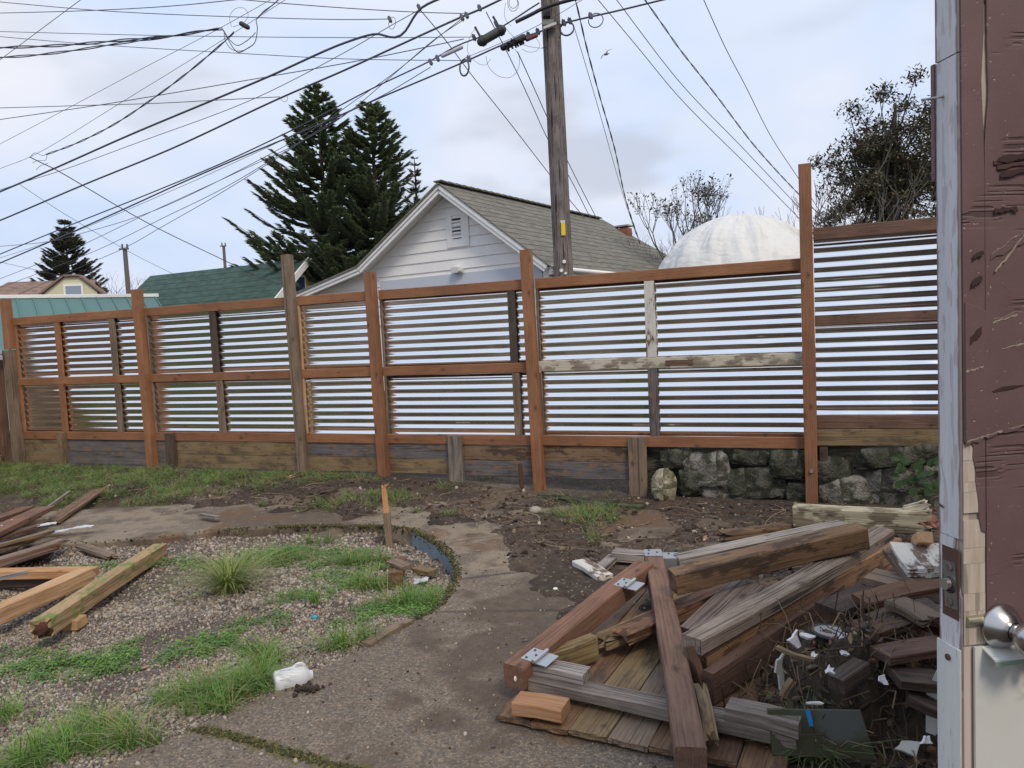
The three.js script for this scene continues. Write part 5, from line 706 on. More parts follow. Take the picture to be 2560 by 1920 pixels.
const LP = [[[-3.739,0.13,-4.927], [-3.707,0.1,-5.682]], [[-3.659,0.11,-4.815], [-3.54,0.08,-5.604]], [[-3.584,0.09,-4.711], [-3.562,0.06,-5.512]], [[-3.534,0.08,-4.641], [-3.349,0.05,-5.411]], [[-3.468,0.06,-4.548], [-3.337,0.03,-5.264]], [[-3.731,0.06,-4.906], [-3.653,0.03,-5.509]]];
lp.forEach(([a, b, c, d, w, m, lab], i) => { const p = LP[i]; timber('plank', lab, p[0], p[1], w, .02, m, { rag: 1, ragLen: .06 }, G2); });
timber('plank', 'wide brown board lying highest at the back of the left pile', [-3.943,0.2,-5.171], [-4.074,0.15,-6.124], .11, .03, tinted(Wd.brown, [1.15, 1.05, 1]), {}, G2);
timber('plank', 'thick grey-brown board under the wide back board', [-3.973,0.12,-5.2], [-3.838,0.1,-5.936], .12, .04, Wd.greyBrown, { rag: 1 }, G2);
timber('plank', 'reddish split board in the lower left pile', [-3.533,0.07,-4.598], [-3.338,0.04,-5.323], .07, .035, tinted(Wd.red, [1.1, 1, .95]), { rag: 1 }, G2);
timber('plank', 'dark thick board at the bottom of the left pile', [-3.748,0.03,-4.884], [-3.392,0,-5.305], .16, .045, Wd.dark, { rag: 1 }, G2);
timber('plank', 'narrow yellowish lath crossing the left pile', [-3.687,0.13,-4.815], [-3.466,0.1,-5.452], .035, .02, Wd.yellow, { rag: 1 }, G2);
{ const b = beam('pole', [-3.794,0.1,-5.511], [-4.212,0.12,-6.942], .02, .02, Wd.pale, { sub: 2 }); tag(b, 'thin pale stick laid over the left pile', 'stick'); }
{ const g = new THREE.BoxGeometry(.34, .004, .07, 16, 1, 3), p = g.attributes.position; for (let i = 0; i < p.count; i++) p.setY(i, p.getY(i) + sin(p.getX(i) * 14) * .012 + (hsh(i, 2) - .5) * .006); g.computeVertexNormals(); const o = mesh('plastic_strip', g, mat([.62, .63, .64], { roughness: .5 })); o.position.set(...[-3.507,0.05,-5.737]); o.rotation.y = .1; tag(o, 'torn white plastic strip beside the left pile', 'plastic strip', 'white plastic bits'); const o2 = mesh('plastic_strip', g, o.material); o2.position.set(...[-3.74,0.1,-5.633]); o2.rotation.y = .45; tag(o2, 'white plastic strip tucked under the nailed board', 'plastic strip', 'white plastic bits'); }
timber('plank', 'long brown plank on the grass running towards the fence', [-3.866,0.03,-6.094], [-4.215,0.05,-7.6], .12, .025, tinted(Wd.greyBrown, [.95, .85, .75]), { rag: 1 }, 'loose boards');
timber('plank', 'small flat board lying below the kerb at the left', [-3.251,0,-5.422], [-2.836,-0.02,-5.127], .08, .02, Wd.greyBrown, { rag: 3 }, 'loose boards');
timber('plank', 'tiny flat offcut on the dirt behind the kerb', [-2.614,0.04,-6.06], [-2.426,0.04,-5.931], .05, .02, Wd.pale, {}, 'loose boards');
timber('plank', 'thin board set along the near edge of the gravel bed', [-0.736,0,-3.363], [-0.568,0,-3.635], .06, .03, Wd.greyBrown, {}, 'loose boards');
timber('plank', 'short dark board by the fence foot', [-1.721,0.09,-6.408], [-1.597,0.09,-6.571], .06, .03, Wd.dark, { rag: 3 }, 'loose boards');
timber('plank', 'small pale chip leaning on the grey fence post', [-2.258,0.1,-7.233], [-2.161,0.12,-7.248], .06, .02, tinted(Wd.light, .7), { rag: 3 }, 'loose boards');
timber('plank', 'thin dark lath on the soil beside the tallest post', [2.373,0.03,-5.646], [2.667,0.03,-5.779], .03, .02, Wd.dark, {}, 'loose boards');
// stake in the bed
{ const b = [-0.939,-0.1,-5.307]; const t = thing('broken_stake', 'splintered wooden stake standing in the gravel bed before the fence', 'stake', b); beam('shaft', [0, -.03, 0], [-.012, .26, -.005], .05, .03, Wd.greyBrown, { up: [0, 0, 1], jit: .001 }, t); const s = beam('split_top', [-.012, .255, -.005], [-.022, .47, -.01], .04, .028, tinted(Wd.light, [1.15, 1, .8]), { up: [0, 0, 1], rag: 1, ragLen: .05, taper: .75 }, t); s.userData.label = 'fresh orange splintered top'; beam('splinter', [-.025, .44, -.006], [.02, .475, 0], .012, .008, Wd.light, { rag: 3, ragLen: .02 }, t); }
timber('block', 'square offcut with an orange sawn end lying in the weeds by the stake', [-0.767,0,-4.617], [-0.738,0,-4.295], .085, .085, tinted(Wd.brown, [1.2, 1.1, 1]), {}, 'offcuts in the bed');
timber('block', 'flat offcut resting on the square one in the weeds', [-0.786,0.06,-4.466], [-0.675,0.05,-4.355], .08, .02, Wd.greyBrown, {}, 'offcuts in the bed');
timber('block', 'flat brown offcut beside the blue kerb face', [-0.672,-0.06,-4.677], [-0.552,-0.06,-4.576], .08, .03, Wd.yellow, {}, 'offcuts in the bed');
{ const g = new THREE.BoxGeometry(.13, .006, .09, 10, 1, 8), p = g.attributes.position; for (let i = 0; i < p.count; i++) p.setY(i, p.getY(i) + (fbm(p.getX(i) * 20 + 5, p.getZ(i) * 20 + 5, 2, 3) - .5) * .04); g.computeVertexNormals(); const o = mesh('plastic_sheet', g, mat([.55, .57, .6], { roughness: .4 })); o.position.set(...[-0.629,-0.05,-4.427]); tag(o, 'crumpled pale plastic sheet among the weeds', 'plastic sheet'); }
{ // jug on its side
  const j = thing('plastic_jug', 'white plastic jug lying half buried at the edge of the gravel', 'jug', [-0.98,-0.02,-3.031], .5); const m = mat([.62, .63, .65], { roughness: .4 });
  const prof = [[.001, -.075], [.045, -.075], [.054, -.066], [.055, .03], [.05, .05], [.036, .065], [.024, .072], [.02, .085]].map(p => new THREE.Vector2(...p)); const g = new THREE.LatheGeometry(prof, 28); g.scale(1, 1, .8); g.rotateZ(-PI / 2); mesh('body', g, m, j).position.y = .03; mesh('handle', new THREE.TorusGeometry(.026, .008, 8, 16, PI).rotateY(0).translate(.03, .065, 0), m, j); const lt = bake(64, 64, (u, v) => { const k = sstep(.45, .55, fbm(u * 9, v * 9, 3, 4)); return [...mix3([.6, .6, .58], [.22, .19, .14], k), .5]; }); const lb = new THREE.CylinderGeometry(.0555, .0555, .07, 20, 1, true, -.6, 1.2); lb.scale(1, 1, .8); lb.rotateZ(-PI / 2); lb.rotateX(-PI / 2 - .0); mesh('label', lb, mat([1, 1, 1], { map: lt.map }), j).position.set(-.02, .031, 0); }
{ const o = mesh('blue_scrap', lump(12, .016, .012, .014, .5, 1, 4), mat([.02, .36, .55])); o.position.set(...[-1.097,-0.03,-3.832]); tag(o, 'tiny bright blue plastic scrap on the gravel', 'scrap'); }
{ const o = mesh('white_pebble', lump(13, .014, .01, .012, .3, 1), mat([.75, .75, .72])); o.position.set(...[0.183,0.012,-3.967]); tag(o, 'tiny white chip on the bare path', 'scrap'); }
{ const o = mesh('round_stone', lump(14, .05, .035, .045, .15, 2), mat([.34, .3, .25])); o.position.set(...[0.136,0.03,-5.693]); tag(o, 'round pale stone on the dirt in front of the fence', 'stone'); }

// ---------- the maroon door at the right ----------
{
  const pos = [0.666,1.262,-1.1]; const d = thing('maroon_door', 'open maroon wooden door with peeling paint and a steel knob, seen from its white edge', 'door', [pos[0], 0, pos[2]], .12); const th = .047;
  const paint = (() => { const t = bake(512, 512, (u, v) => { const a = fbm(u * 5, v * 5, 4, 401), crk = sstep(.66, .72, vn(u * 10 + fbm(u * 8, v * 8, 2, 4) * 3, v * 150, 403)) * sstep(.5, .65, fbm(u * 4 + 2, v * 7, 3, 405)), f = hsh(floor(u * 512), floor(v * 512), 5), chip = .8 * sstep(.8, .84, fbm(u * 60, v * 60, 3, 409) + .12 * fbm(u * 5, v * 5, 2, 8) - .06); let c = mul3(mix3([.135, .08, .079], [.185, .118, .113], a), .9 + f * .2); c = mul3(c, 1 - crk * .35); c = mix3(c, [.42, .36, .28], chip * .8); return [...c, .6 - crk * .4 - chip * .3 + (a - .5) * .4]; }); return mat([1, 1, 1], { map: t.map, bumpMap: t.bump, bumpScale: .003, roughness: .55 }); })();
  const edgeM = (() => { const t = bake(128, 1024, (u, v) => { const a = fbm(u * 3, v * 10, 4, 411), s = fbm(u * 40, v * 6, 3, 413), ch = sstep(.62, .68, fbm(u * 6, v * 40, 4, 415)) * .7, brd = sstep(.1, .02, min(u, 1 - u) + (fbm(v * 60, 3, 3, 6) - .5) * .12); let c = mul3([.70, .69, .69], .82 + a * .25 + (s - .5) * .12); c = mix3(c, [.34, .27, .26], ch * .6); c = mix3(c, [.14, .08, .07], brd * .8); return [...c, s * .6 + .2 - ch * .3]; }); return mat([1, 1, 1], { map: t.map, bumpMap: t.bump, bumpScale: .002, roughness: .7 }); })();
  const coreM = woodMat([.60, .52, .43], [.42, .34, .26], { s: 44, crack: .5, knots: 2 });
  // core slab, painted edge
  mesh('core', new THREE.BoxGeometry(.8, 2.06, th - .002).translate(.402, 1.06, -th / 2), coreM, d);
  { const ys = [.05, .955, 1.075, 1.79, 2.09]; for (let i = 0; i < 4; i++) { if (i === 1) continue; const g = new THREE.BoxGeometry(.004, ys[i + 1] - ys[i] - .002, th); g.translate(-.001, (ys[i] + ys[i + 1]) / 2, -th / 2); const uv = g.attributes.uv, p = g.attributes.position; for (let k = 0; k < uv.count; k++) uv.setXY(k, (p.getZ(k) + th) / th, p.getY(k) * .5); const e = mesh('painted_edge', g, edgeM, d); } 
    const A = [[-th, .955], [0, .955], [0, .985], [-.006, 1.0], [-.02, 1.04], [-.014, 1.075], [-th, 1.075]]; const s = new THREE.Shape(); A.forEach((p, i) => i ? s.lineTo(-p[0], p[1]) : s.moveTo(-p[0], p[1])); const g = new THREE.ExtrudeGeometry(s, { depth: .004, bevelEnabled: false }); g.rotateY(PI / 2); g.translate(-.003, 0, 0); const uv = g.attributes.uv, p = g.attributes.position; for (let k = 0; k < uv.count; k++) uv.setXY(k, (p.getZ(k) + th) / th, p.getY(k) * .5); mesh('painted_edge', g, edgeM, d); }
  const skin = (name, pts, z0, z1, m, lab) => { const s = new THREE.Shape(); pts.forEach((p, i) => i ? s.lineTo(...p) : s.moveTo(...p)); const g = new THREE.ExtrudeGeometry(s, { depth: z1 - z0 - .001, bevelEnabled: true, bevelSize: .0006, bevelThickness: .0005, bevelSegments: 1 }); g.translate(0, 0, z0 + .0005); const uv = g.attributes.uv, p = g.attributes.position; for (let k = 0; k < uv.count; k++) uv.setXY(k, p.getX(k) * 2.6 + z0 * 90, p.getY(k) * 2.6); const o = mesh(name, g, m, d); if (lab) o.userData.label = lab; return o; };
  const rag = (x0, y0, x1, y1, n, a, sd) => { const o = []; for (let i = 0; i <= n; i++) { const t = i / n; o.push([lerp(x0, x1, t) + (hsh(i, 1, sd) - .5) * a * .6, lerp(y0, y1, t) + (hsh(i, 2, sd) - .5) * a]); } return o; };
  // main panel skin right of the groove; stile skin left of it ends in a torn lower edge
  skin('panel_skin', [[.04, 2.09], [.0405, 1.82], ...rag(.041, 1.82, .043, 1.72, 6, .003, 1), [.037, 1.66], [.0385, 1.0], [.038, .905], [.8, .905], [.8, 2.09]], .0, .0035, paint);
  skin('stile_skin', [[.0, 2.09], [.002, 1.4], [.003, 1.225], [.014, 1.22], ...rag(.016, 1.215, .03, 1.09, 9, .008, 3), [.0355, 1.085], [.0355, 1.62], [.034, 1.68], [.031, 1.75], [.035, 1.82], [.036, 2.09]], .0, .0035, paint, 'maroon veneer strip torn away below');
  // proud second layer with a ragged lip
  skin('peeling_layer', [[.003, 1.43], [.003, 1.225], ...rag(.004, 1.222, .2, 1.262, 22, .006, 5), [.8, 1.30], [.8, 1.47], ...rag(.3, 1.46, .045, 1.405, 14, .01, 7), [.03, 1.42]], .0035, .0065, paint, 'overlapping paint-covered layer with a ragged lower lip');
  skin('peeling_layer', [...rag(.045, 1.50, .12, 1.545, 8, .006, 9), [.3, 1.60], [.3, 1.58], ...rag(.12, 1.525, .045, 1.492, 8, .004, 11)], .0035, .0055, paint);
  for (const [x, y, w] of [[.05, 1.635, .05], [.055, 1.628, .07]]) skin('paint_flake', rag(x, y, x + w, y + .006, 6, .003, 13).concat(rag(x + w, y + .002, x, y - .006, 6, .004, 15)), .0035, .006, mat([.09, .045, .04]));
  // torn pale wood showing along the lips and splits
  for (const [x0, y0, x1, y1, t, k] of [[.004, 1.226, .06, 1.238, .003, 21], [.07, 1.24, .2, 1.262, .0025, 23], [.045, 1.4, .085, 1.41, .003, 25], [.05, 1.475, .1, 1.53, .004, 27], [.003, 1.33, .03, 1.336, .003, 29], [.06, 1.36, .12, 1.372, .002, 31]]) skin('torn_wood', rag(x0, y0, x1, y1, 14, .002, k).concat(rag(x1, y1 - t * .35, x0, y0 - t * .35, 14, .0035, k + 1)), .0064, .0072, mat([.33, .27, .22]));
  for (const [x0, y0, x1, y1, t, k] of [[.055, 1.64, .2, 1.655, .009, 41], [.06, 1.618, .2, 1.628, .006, 43], [.05, 1.565, .085, 1.568, .006, 45], [.012, 1.46, .028, 1.47, .008, 47], [.014, 1.5, .03, 1.505, .006, 49], [.01, 1.38, .028, 1.395, .01, 51], [.045, 1.3, .2, 1.318, .003, 53]]) skin('gouge', rag(x0, y0, x1, y1, 9, .004, k).concat(rag(x1, y1 - t, x0, y0 - t, 9, .005, k + 1)), .0064, .0072, mat([.05, .026, .024]));
  // exposed core blocks with gaps
  { const yb = [.955, 1.0, 1.043, 1.087, 1.13, 1.173]; const h2 = [[.912, .965], [.965, .992], [.992, 1.038], [1.038, 1.062], [1.062, 1.105], [1.116, 1.148], [1.148, 1.163], [1.163, 1.196], [1.196, 1.22]]; for (const [a, b] of h2) { const m = mesh('core_block', new THREE.BoxGeometry(.035, b - a - .0005, .002), coreM, d); m.position.set(.0185, (a + b) / 2, .001 - hsh(a * 1000, 1) * .0008); const uv = m.geometry.attributes.uv; for (let k = 0; k < uv.count; k++) uv.setXY(k, uv.getX(k) * .15 + a * 3, uv.getY(k) * .06 + b); } }
  // back face trim that shows past the edge
  box('back_trim', -.0045, .3, 1.62, 1.79, -th - .008, -th - .001, paint, d); for (const [a, b] of [[1.43, 1.655], [1.86, 2.09]]) box('groove', .0342, .0412, a, b, .0004, .0013, mat([.03, .018, .016]), d);
  { const n = mesh('nail', new THREE.CylinderGeometry(.0018, .0018, .04, 6).rotateZ(PI / 2), mat([.35, .35, .36], { metalness: .6 }), d); n.position.set(-.018, 1.735, -.03); n.rotation.z = .12; }
  { const n = mesh('wood_sliver', timberGeo(.05, .006, .003, { rag: 3, ragLen: .01 }), mat([.12, .075, .05]), d); orient(n, [-.004, 1.122, -.045], [.012, 1.098, .003], [0, 1, 0]); }
  // latch plate on the edge
  const steel = mat([.32, .31, .30], { metalness: .85, roughness: .42 }), rust = mat([.11, .055, .04], { roughness: .9 });
  { const lt = new THREE.Group(); lt.name = 'latch'; d.add(lt); lt.position.set(-.004, 1.0, -.0205); mesh('mortise', new THREE.BoxGeometry(.002, .11, .036).translate(.0015, 0.003, -.001), rust, lt); const s = new THREE.Shape(); s.absarc(0, .0, .0001, 0, 1); const pl = mesh('plate', new THREE.BoxGeometry(.003, .072, .026), steel, lt); pl.rotation.x = -.06; const b = mesh('bolt', new THREE.CylinderGeometry(.009, .009, .012, 20).rotateZ(PI / 2), mat([.5, .49, .47], { metalness: .9, roughness: .3 }), lt); b.position.set(-.005, .002, 0); mesh('bolt_recess', new THREE.TorusGeometry(.0105, .0025, 8, 20).rotateY(PI / 2), mat([.04, .035, .03]), lt).position.x = -.002; for (const y of [-.027, .027]) mesh('screw', new THREE.CylinderGeometry(.006, .006, .003, 12).rotateZ(PI / 2), mat([.2, .16, .13], { metalness: .6 }), lt).position.set(-.003, y, 0); }
  { const bs = mesh('latch_spindle', new THREE.CylinderGeometry(.008, .009, .035, 14).rotateZ(PI / 2), mat([.45, .42, .3], { metalness: .8, roughness: .35 }), d); bs.position.set(.022, .95, .001); }
  // knob: dished rose and a rounded grip, turned profile
  { const kn = new THREE.Group(); kn.name = 'knob'; d.add(kn); const kp = [0.674,0.956,-1.06]; kn.position.set(.058, .939, .004); const ks = mat([.50, .49, .48], { metalness: 1, roughness: .26 }); const rp = [[0, 0], [.034, 0], [.0345, .003], [.033, .006], [.030, .010], [.024, .019], [.017, .024], [.0135, .026]].map(p => new THREE.Vector2(...p)); mesh('rose', new THREE.LatheGeometry(rp, 44).rotateX(PI / 2), ks, kn); const gp = [[.0125, .024], [.0135, .032], [.019, .038], [.0255, .046], [.027, .056], [.0265, .066], [.022, .073], [.012, .076], [0, .0765]].map(p => new THREE.Vector2(...p)); mesh('grip', new THREE.LatheGeometry(gp, 44).rotateX(PI / 2), ks, kn); kn.rotation.y = .12; }
  // kick plate: pale painted sheet with a bent-out lip, wrapped round the edge
  const kp = (() => { const t = bake(512, 512, (u, v) => { const a = fbm(u * 3, v * 3, 5, 421), sp = sstep(.68, .75, fbm(u * 30, v * 30, 3, 425)) * sstep(.5, .7, fbm(u * 5 + 3, v * 5, 3, 427)); let c = mul3([.72, .73, .68], .88 + a * .2); c = mix3(c, [.25, .2, .15], sp * .7); return [...c, a]; }); return mat([1, 1, 1], { map: t.map, bumpMap: t.bump, bumpScale: .002, roughness: .55 }); })();
  { const g = new THREE.BoxGeometry(.78, .87, .004).translate(.405, .475, .0045), uv = g.attributes.uv; for (let i = 0; i < uv.count; i++) uv.setXY(i, uv.getX(i) * .9, uv.getY(i) * .9); const k = mesh('kick_plate', g, kp, d); const lip = new THREE.BoxGeometry(.77, .003, .03, 30, 1, 4).translate(.412, .908, .017), p = lip.attributes.position; for (let i = 0; i < p.count; i++) p.setY(i, p.getY(i) - (p.getZ(i)) * .35 + (fbm(p.getX(i) * 14, 2, 2, 4) - .5) * .006); lip.computeVertexNormals(); mesh('lip', lip, kp, k); const li2 = new THREE.BoxGeometry(.77, .006, .002).translate(.412, .894, .0325); mesh('lip_edge', li2, mat([.24, .36, .27]), k);
    mesh('edge_wrap', new THREE.BoxGeometry(.003, .86, th + .003).translate(-.0055, .475, -th / 2), kp, k); const sc = mesh('screw', new THREE.CylinderGeometry(.005, .005, .004, 12).rotateZ(PI / 2), rust, k); sc.position.set(-.008, .885, -.022); const s2 = mesh('screw', new THREE.SphereGeometry(.008, 10, 8), mat([.05, .04, .04]), k); s2.position.set(.088, .885, .035); }
}
// buildings outside the frame that the metal sheets mirror and that shade the heap
{ const h = thing('maroon_house', 'maroon boarded house that the open door belongs to', 'house', [1.7, 0, -1.2]); const m = mat([.12, .055, .052], { roughness: .7 }); for (let k = 0; k < 16; k++) box('siding_board', .0, .03, k * .15, k * .15 + .146, .0, 7, m, h, { seg: 3 }); mesh('wall', new THREE.BoxGeometry(5, 2.4, 7).translate(2.55, 1.2, 3.5), m, h); mesh('roof', slab([-.2, 2.36, -.3], [-.2, 2.36, 7.3], [2.6, 3.4, 7.3], [2.6, 3.4, -.3], .08), Wd.dark, h); mesh('roof_slope', slab([5.4, 2.36, -.3], [5.4, 2.36, 7.3], [2.6, 3.4, 7.3], [2.6, 3.4, -.3], .08), Wd.dark, h); }
{ const h = thing('purple_house', 'neighbouring house with dull purple boards left of the yard', 'house', [-13, 0, -7]); const m = mat([.10, .07, .11], { roughness: .8 }); mesh('wall', new THREE.BoxGeometry(5, 3.0, 9).translate(-2.5, 1.5, 3), m, h); for (let k = 0; k < 16; k++) box('siding_board', .0, .03, k * .18, k * .18 + .175, -1.5, 7.5, m, h, { seg: 3 }); mesh('roof', slab([.5, 2.9, -2], [.5, 2.9, 8], [-2.5, 4.6, 8], [-2.5, 4.6, -2], .1), Wd.dark, h); mesh('roof_slope', slab([-5.5, 2.9, -2], [-5.5, 2.9, 8], [-2.5, 4.6, 8], [-2.5, 4.6, -2], .1), Wd.dark, h); }

// ---------- small ground cover ----------
const R = rng(2024);
function tuft(n, h, spread, w, seed, bend = .5) { const A = new Acc(), r = rng(seed); for (let i = 0; i < n; i++) { const a = r() * 2 * PI, b = r() * spread, L = h * (.55 + .6 * r()), x = cos(a) * b, z = sin(a) * b, ta = a + (r() - .5) * 1.5, bd = bend * (.3 + r()), ww = w * (.7 + .6 * r()); let prev = null; for (let k = 0; k <= 3; k++) { const t = k / 3, o = bd * L * t * t, y = L * (t - .35 * bd * t * t), wd = ww * (1 - t * .85) * .5, c = [x + cos(ta) * o, y, z + sin(ta) * o], s = [-sin(ta) * wd, 0, cos(ta) * wd]; const q = [[c[0] - s[0], c[1], c[2] - s[2]], [c[0] + s[0], c[1], c[2] + s[2]]]; if (prev) A.quad(prev[0], prev[1], q[1], q[0]); prev = q; } } return A.geo(); }
function sprig(n, rad, leaf, seed) { const A = new Acc(), r = rng(seed); for (let i = 0; i < n; i++) { const a = r() * 2 * PI, b = sqrt(r()) * rad, y = .008 + r() * .03 * (1 - b / rad * .5), c = [cos(a) * b, y, sin(a) * b], t = r() * 6, L = leaf * (.6 + .8 * r()), f = [cos(t) * L, (r() - .35) * L * .8, sin(t) * L], s = [-sin(t) * L * .42, (r() - .5) * L * .5, cos(t) * L * .42]; A.quad([c[0] - f[0], c[1] - f[1], c[2] - f[2]], [c[0] + s[0], c[1] + s[1], c[2] + s[2]], [c[0] + f[0], c[1] + f[1], c[2] + f[2]], [c[0] - s[0], c[1] - s[1], c[2] - s[2]]); } return A.geo(); }
const gm = mat([1, 1, 1], { Phys: true, roughness: .65, transmission: .25, thickness: 0 });
const green = () => { const k = R(); return k < .14 ? [.34, .29, .11] : mul3(mix3([.085, .2, .022], [.17, .29, .038], R()), .8 + R() * .5); };
const onBed = (x, z) => [x, bh(x, z) - .004, z];
const tallSpots = [[[-1.655,-2.74], .14, .1, 44], [[-1.701,-2.61], .2, .08, 30], [[-1.829,-2.562], .22, .07, 24], [[-1.439,-2.624], .1, .06, 18], [[-1.343,-2.963], .2, .07, 44], [[-1.2,-2.988], .16, .07, 34], [[-1.129,-3.063], .08, .1, 20], [[-1.172,-3.302], .07, .08, 18], [[-1.218,-2.838], .14, .04, 16], [[-1.305,-3.486], .08, .05, 8],  [[-1.66,-5.022], .22, .1, 24], [[-1.754,-4.88], .15, .08, 14], [[-1.466,-5.385], .12, .05, 10], [[-1.507,-4.933], .18, .08, 18], [[-0.791,-3.442], .12, .04, 14], [[-0.892,-3.386], .1, .05, 8], [[-2.114,-2.923], .15, .06, 8], [[-0.888,-4.292], .2, .08, 22], [[-0.656,-4.007], .16, .07, 24], [[-0.498,-4.081], .07, .1, 18], [[-1.158,-4.835], .16, .06, 20], [[-0.994,-4.861], .12, .05, 14], [[-1.235,-4.071], .2, .06, 10]];
const tall = [], short = [], clover = [];
for (const [c, rx, rz, n] of tallSpots) for (let i = 0; i < n * 1.7; i++) { const a = R() * 2 * PI, q = sqrt(R()), x = c[0] + cos(a) * q * rx, z = c[1] + sin(a) * q * rz; if (!inBed(x, z)) continue; const s = (.7 + R() * .6) * (1.2 - q * .65); tall.push({ p: onBed(x, z), e: [(R() - .5) * .3, R() * 6, (R() - .5) * .3], s: [s, s * (.8 + R() * .4), s], c: green() }); }
const cloverSpots = [[[-2.371,-3.465], .4, .1], [[-2.132,-3.398], .3, .09], [[-2.027,-3.526], .24, .12], [[-1.859,-3.439], .16, .1], [[-1.595,-3.514], .2, .08], [[-1.537,-3.653], .16, .06], [[-1.201,-5.034], .22, .1], [[-0.996,-4.789], .18, .1], [[-1.162,-4.529], .16, .08], [[-0.974,-4.248], .22, .1], [[-0.76,-4.021], .25, .09], [[-0.615,-3.987], .2, .1], [[-0.481,-4.178], .06, .13], [[-0.533,-3.825], .14, .05], [[-1.139,-4.208], .2, .08], [[-1.339,-4.159], .13, .06], [[-0.88,-3.741], .13, .07], [[-0.699,-3.873], .2, .06], [[-2.068,-4.929], .28, .05], [[-2.345,-5.026], .16, .05], [[-1.383,-3.817], .2, .05], [[-1.559,-5.116], .3, .07], [[-2.775,-4.938], .3, .06], [[-3.173,-4.949], .3, .06], [[-1.093,-2.673], .1, .04], [[-1.715,-5.199], .3, .06], [[-0.767,-4.218], .25, .1], [[-0.59,-4.093], .14, .1], [[-0.944,-4.444], .2, .08], [[-1.32,-4.811], .2, .07], [[-1.409,-3.498], .15, .06]];
for (const [c, rx, rz] of cloverSpots) { const n = rx * rz * 2700; for (let i = 0; i < n; i++) { const a = R() * 2 * PI, q = sqrt(R()) * (.7 + .5 * R()), x = c[0] + cos(a) * q * rx, z = c[1] + sin(a) * q * rz * 1.8; if (!inBed(x, z) || fbm(x * 5 + 3, z * 5 + 1, 3, 33) < .37) continue; const s = .6 + R() * .7; clover.push({ p: onBed(x, z), e: [0, R() * 6, 0], s, c: mul3(mix3([.08, .19, .02], [.165, .285, .036], R()), .75 + R() * .5) }); } }
// rough grass between the kerb and the fence
for (let i = 0; i < 26000; i++) { const s = -1.6 + R() * 8.6, d = .02 + R() * 2.3, p = fw(s, 0, d), x = p[0], z = p[2]; const m = fbm(x * 1.9 + 9, z * 1.9 + 3, 4, 66) + (R() - .5) * .16 + .1 * sstep(3.2, 1.2, s) - .16 * sstep(2.6, 4.2, s) + (d < .22 ? .06 : 0) - .1 * sstep(5.2, 6.2, s); if (m < .455) continue; const y = gh(x, z); if (y < -.012 || inBed(x, z)) continue; const k = .45 + R() * .65; const dry = R() < .24; short.push({ p: [x, y - .004, z], e: [(R() - .5) * .9, R() * 6, (R() - .5) * .9], s: [k, k * .75, k], c: dry ? mul3([.30, .23, .11], .7 + R() * .5) : mul3(mix3([.09, .18, .03], [.17, .265, .052], R()), .75 + R() * .5) }); }
for (const [c, r, n, sc] of [[[-0.683,-6.704], .18, 26, .8], [[-1.777,-7.429], .14, 16, .8], [[0.457,-5.767], .2, 34, .75], [[-3.809,-8.502], .3, 40, .8], [[-0.332,-6.909], .2, 16, .6], [[0.773,-6.377], .2, 14, .6], [[2.739,-5.558], .2, 10, .7]]) for (let i = 0; i < n; i++) { const a = R() * 6.3, q = R() * r, x = c[0] + cos(a) * q, z = c[1] + sin(a) * q * .8; short.push({ p: [x, gh(x, z) - .004, z], e: [(R() - .5) * .6, R() * 6, (R() - .5) * .6], s: sc * (.7 + R() * .6), c: R() < .3 ? [.26, .21, .09] : mul3(mix3([.09, .15, .035], [.18, .25, .07], R()), .8 + R() * .4) }); }
tall.push(...heapGrass);
instanced('tall_grass', tuft(8, .14, .022, .0052, 1, 1.15), gm, tall, 'clumps of long green grass in the gravel bed and on the rubbish', 'grass');
instanced('short_grass', tuft(9, .085, .04, .005, 2, 1.1), gm, short, 'short rough grass and straw along the foot of the fence', 'grass');
instanced('clover', sprig(30, .045, .0075, 3), gm, clover, 'low clover and chickweed spreading over the gravel bed', 'clover');
{ const l = [], c = [-1.757,-4.392], dy = bh(...c); const g = thing('grass_tussock', 'round grass tussock with drooping yellow-green blades in the gravel bed', 'grass tussock', [c[0], dy, c[1]]); mesh('blades', tuft(420, .3, .085, .006, 9, 1.35), mat([.22, .28, .06], { Phys: true, roughness: .65, transmission: .25, thickness: 0 }), g); mesh('blades', tuft(120, .25, .1, .005, 10, 1.7), mat([.32, .29, .11], { roughness: .8 }), g); }
// pebbles
const peb = (() => { let g = new THREE.IcosahedronGeometry(1, 1); g.deleteAttribute('uv'); g.deleteAttribute('normal'); g = mergeVertices(g, 1e-4); const p = g.attributes.position; for (let i = 0; i < p.count; i++) { const k = .82 + .36 * hsh(i, 3, 8); p.setXYZ(i, p.getX(i) * k, p.getY(i) * k * .72, p.getZ(i) * k * .86); } g.computeVertexNormals(); return g; })();
const pt = [[.31, .255, .195], [.22, .185, .155], [.155, .135, .12], [.37, .315, .25], [.28, .195, .13], [.1, .09, .085], [.18, .135, .1], [.42, .37, .31]];
{ const l = []; let tries = 0; while (l.length < 72000 && tries++ < 260000) { const z = -5.65 + pow(R(), .8) * 3.6, x = -4.2 + R() * 3.9; if (x < z * .72 - .15 || !inBed(x, z)) continue; const soil = fbm(x * 2.3 + 4, z * 2.3 + 8, 4, 70); if (soil > .56 && R() < .8) continue; const far = -z, keep = min(1, 3.4 / far); if (R() > keep * keep * 1.3) continue; const s = (.0032 + .0056 * pow(R(), 2.2)) * (far > 4 ? 1.5 : 1); const y = bh(x, z) + s * .25; l.push({ p: [x, y, z], e: [R() * 6, R() * 6, R() * 6], s, c: mul3(pt[floor(R() * pt.length)], .7 + R() * .45) }); } instanced('gravel', peb, mat([1, 1, 1], { roughness: .8 }), l, 'grey and tan gravel covering the bed', 'gravel'); }
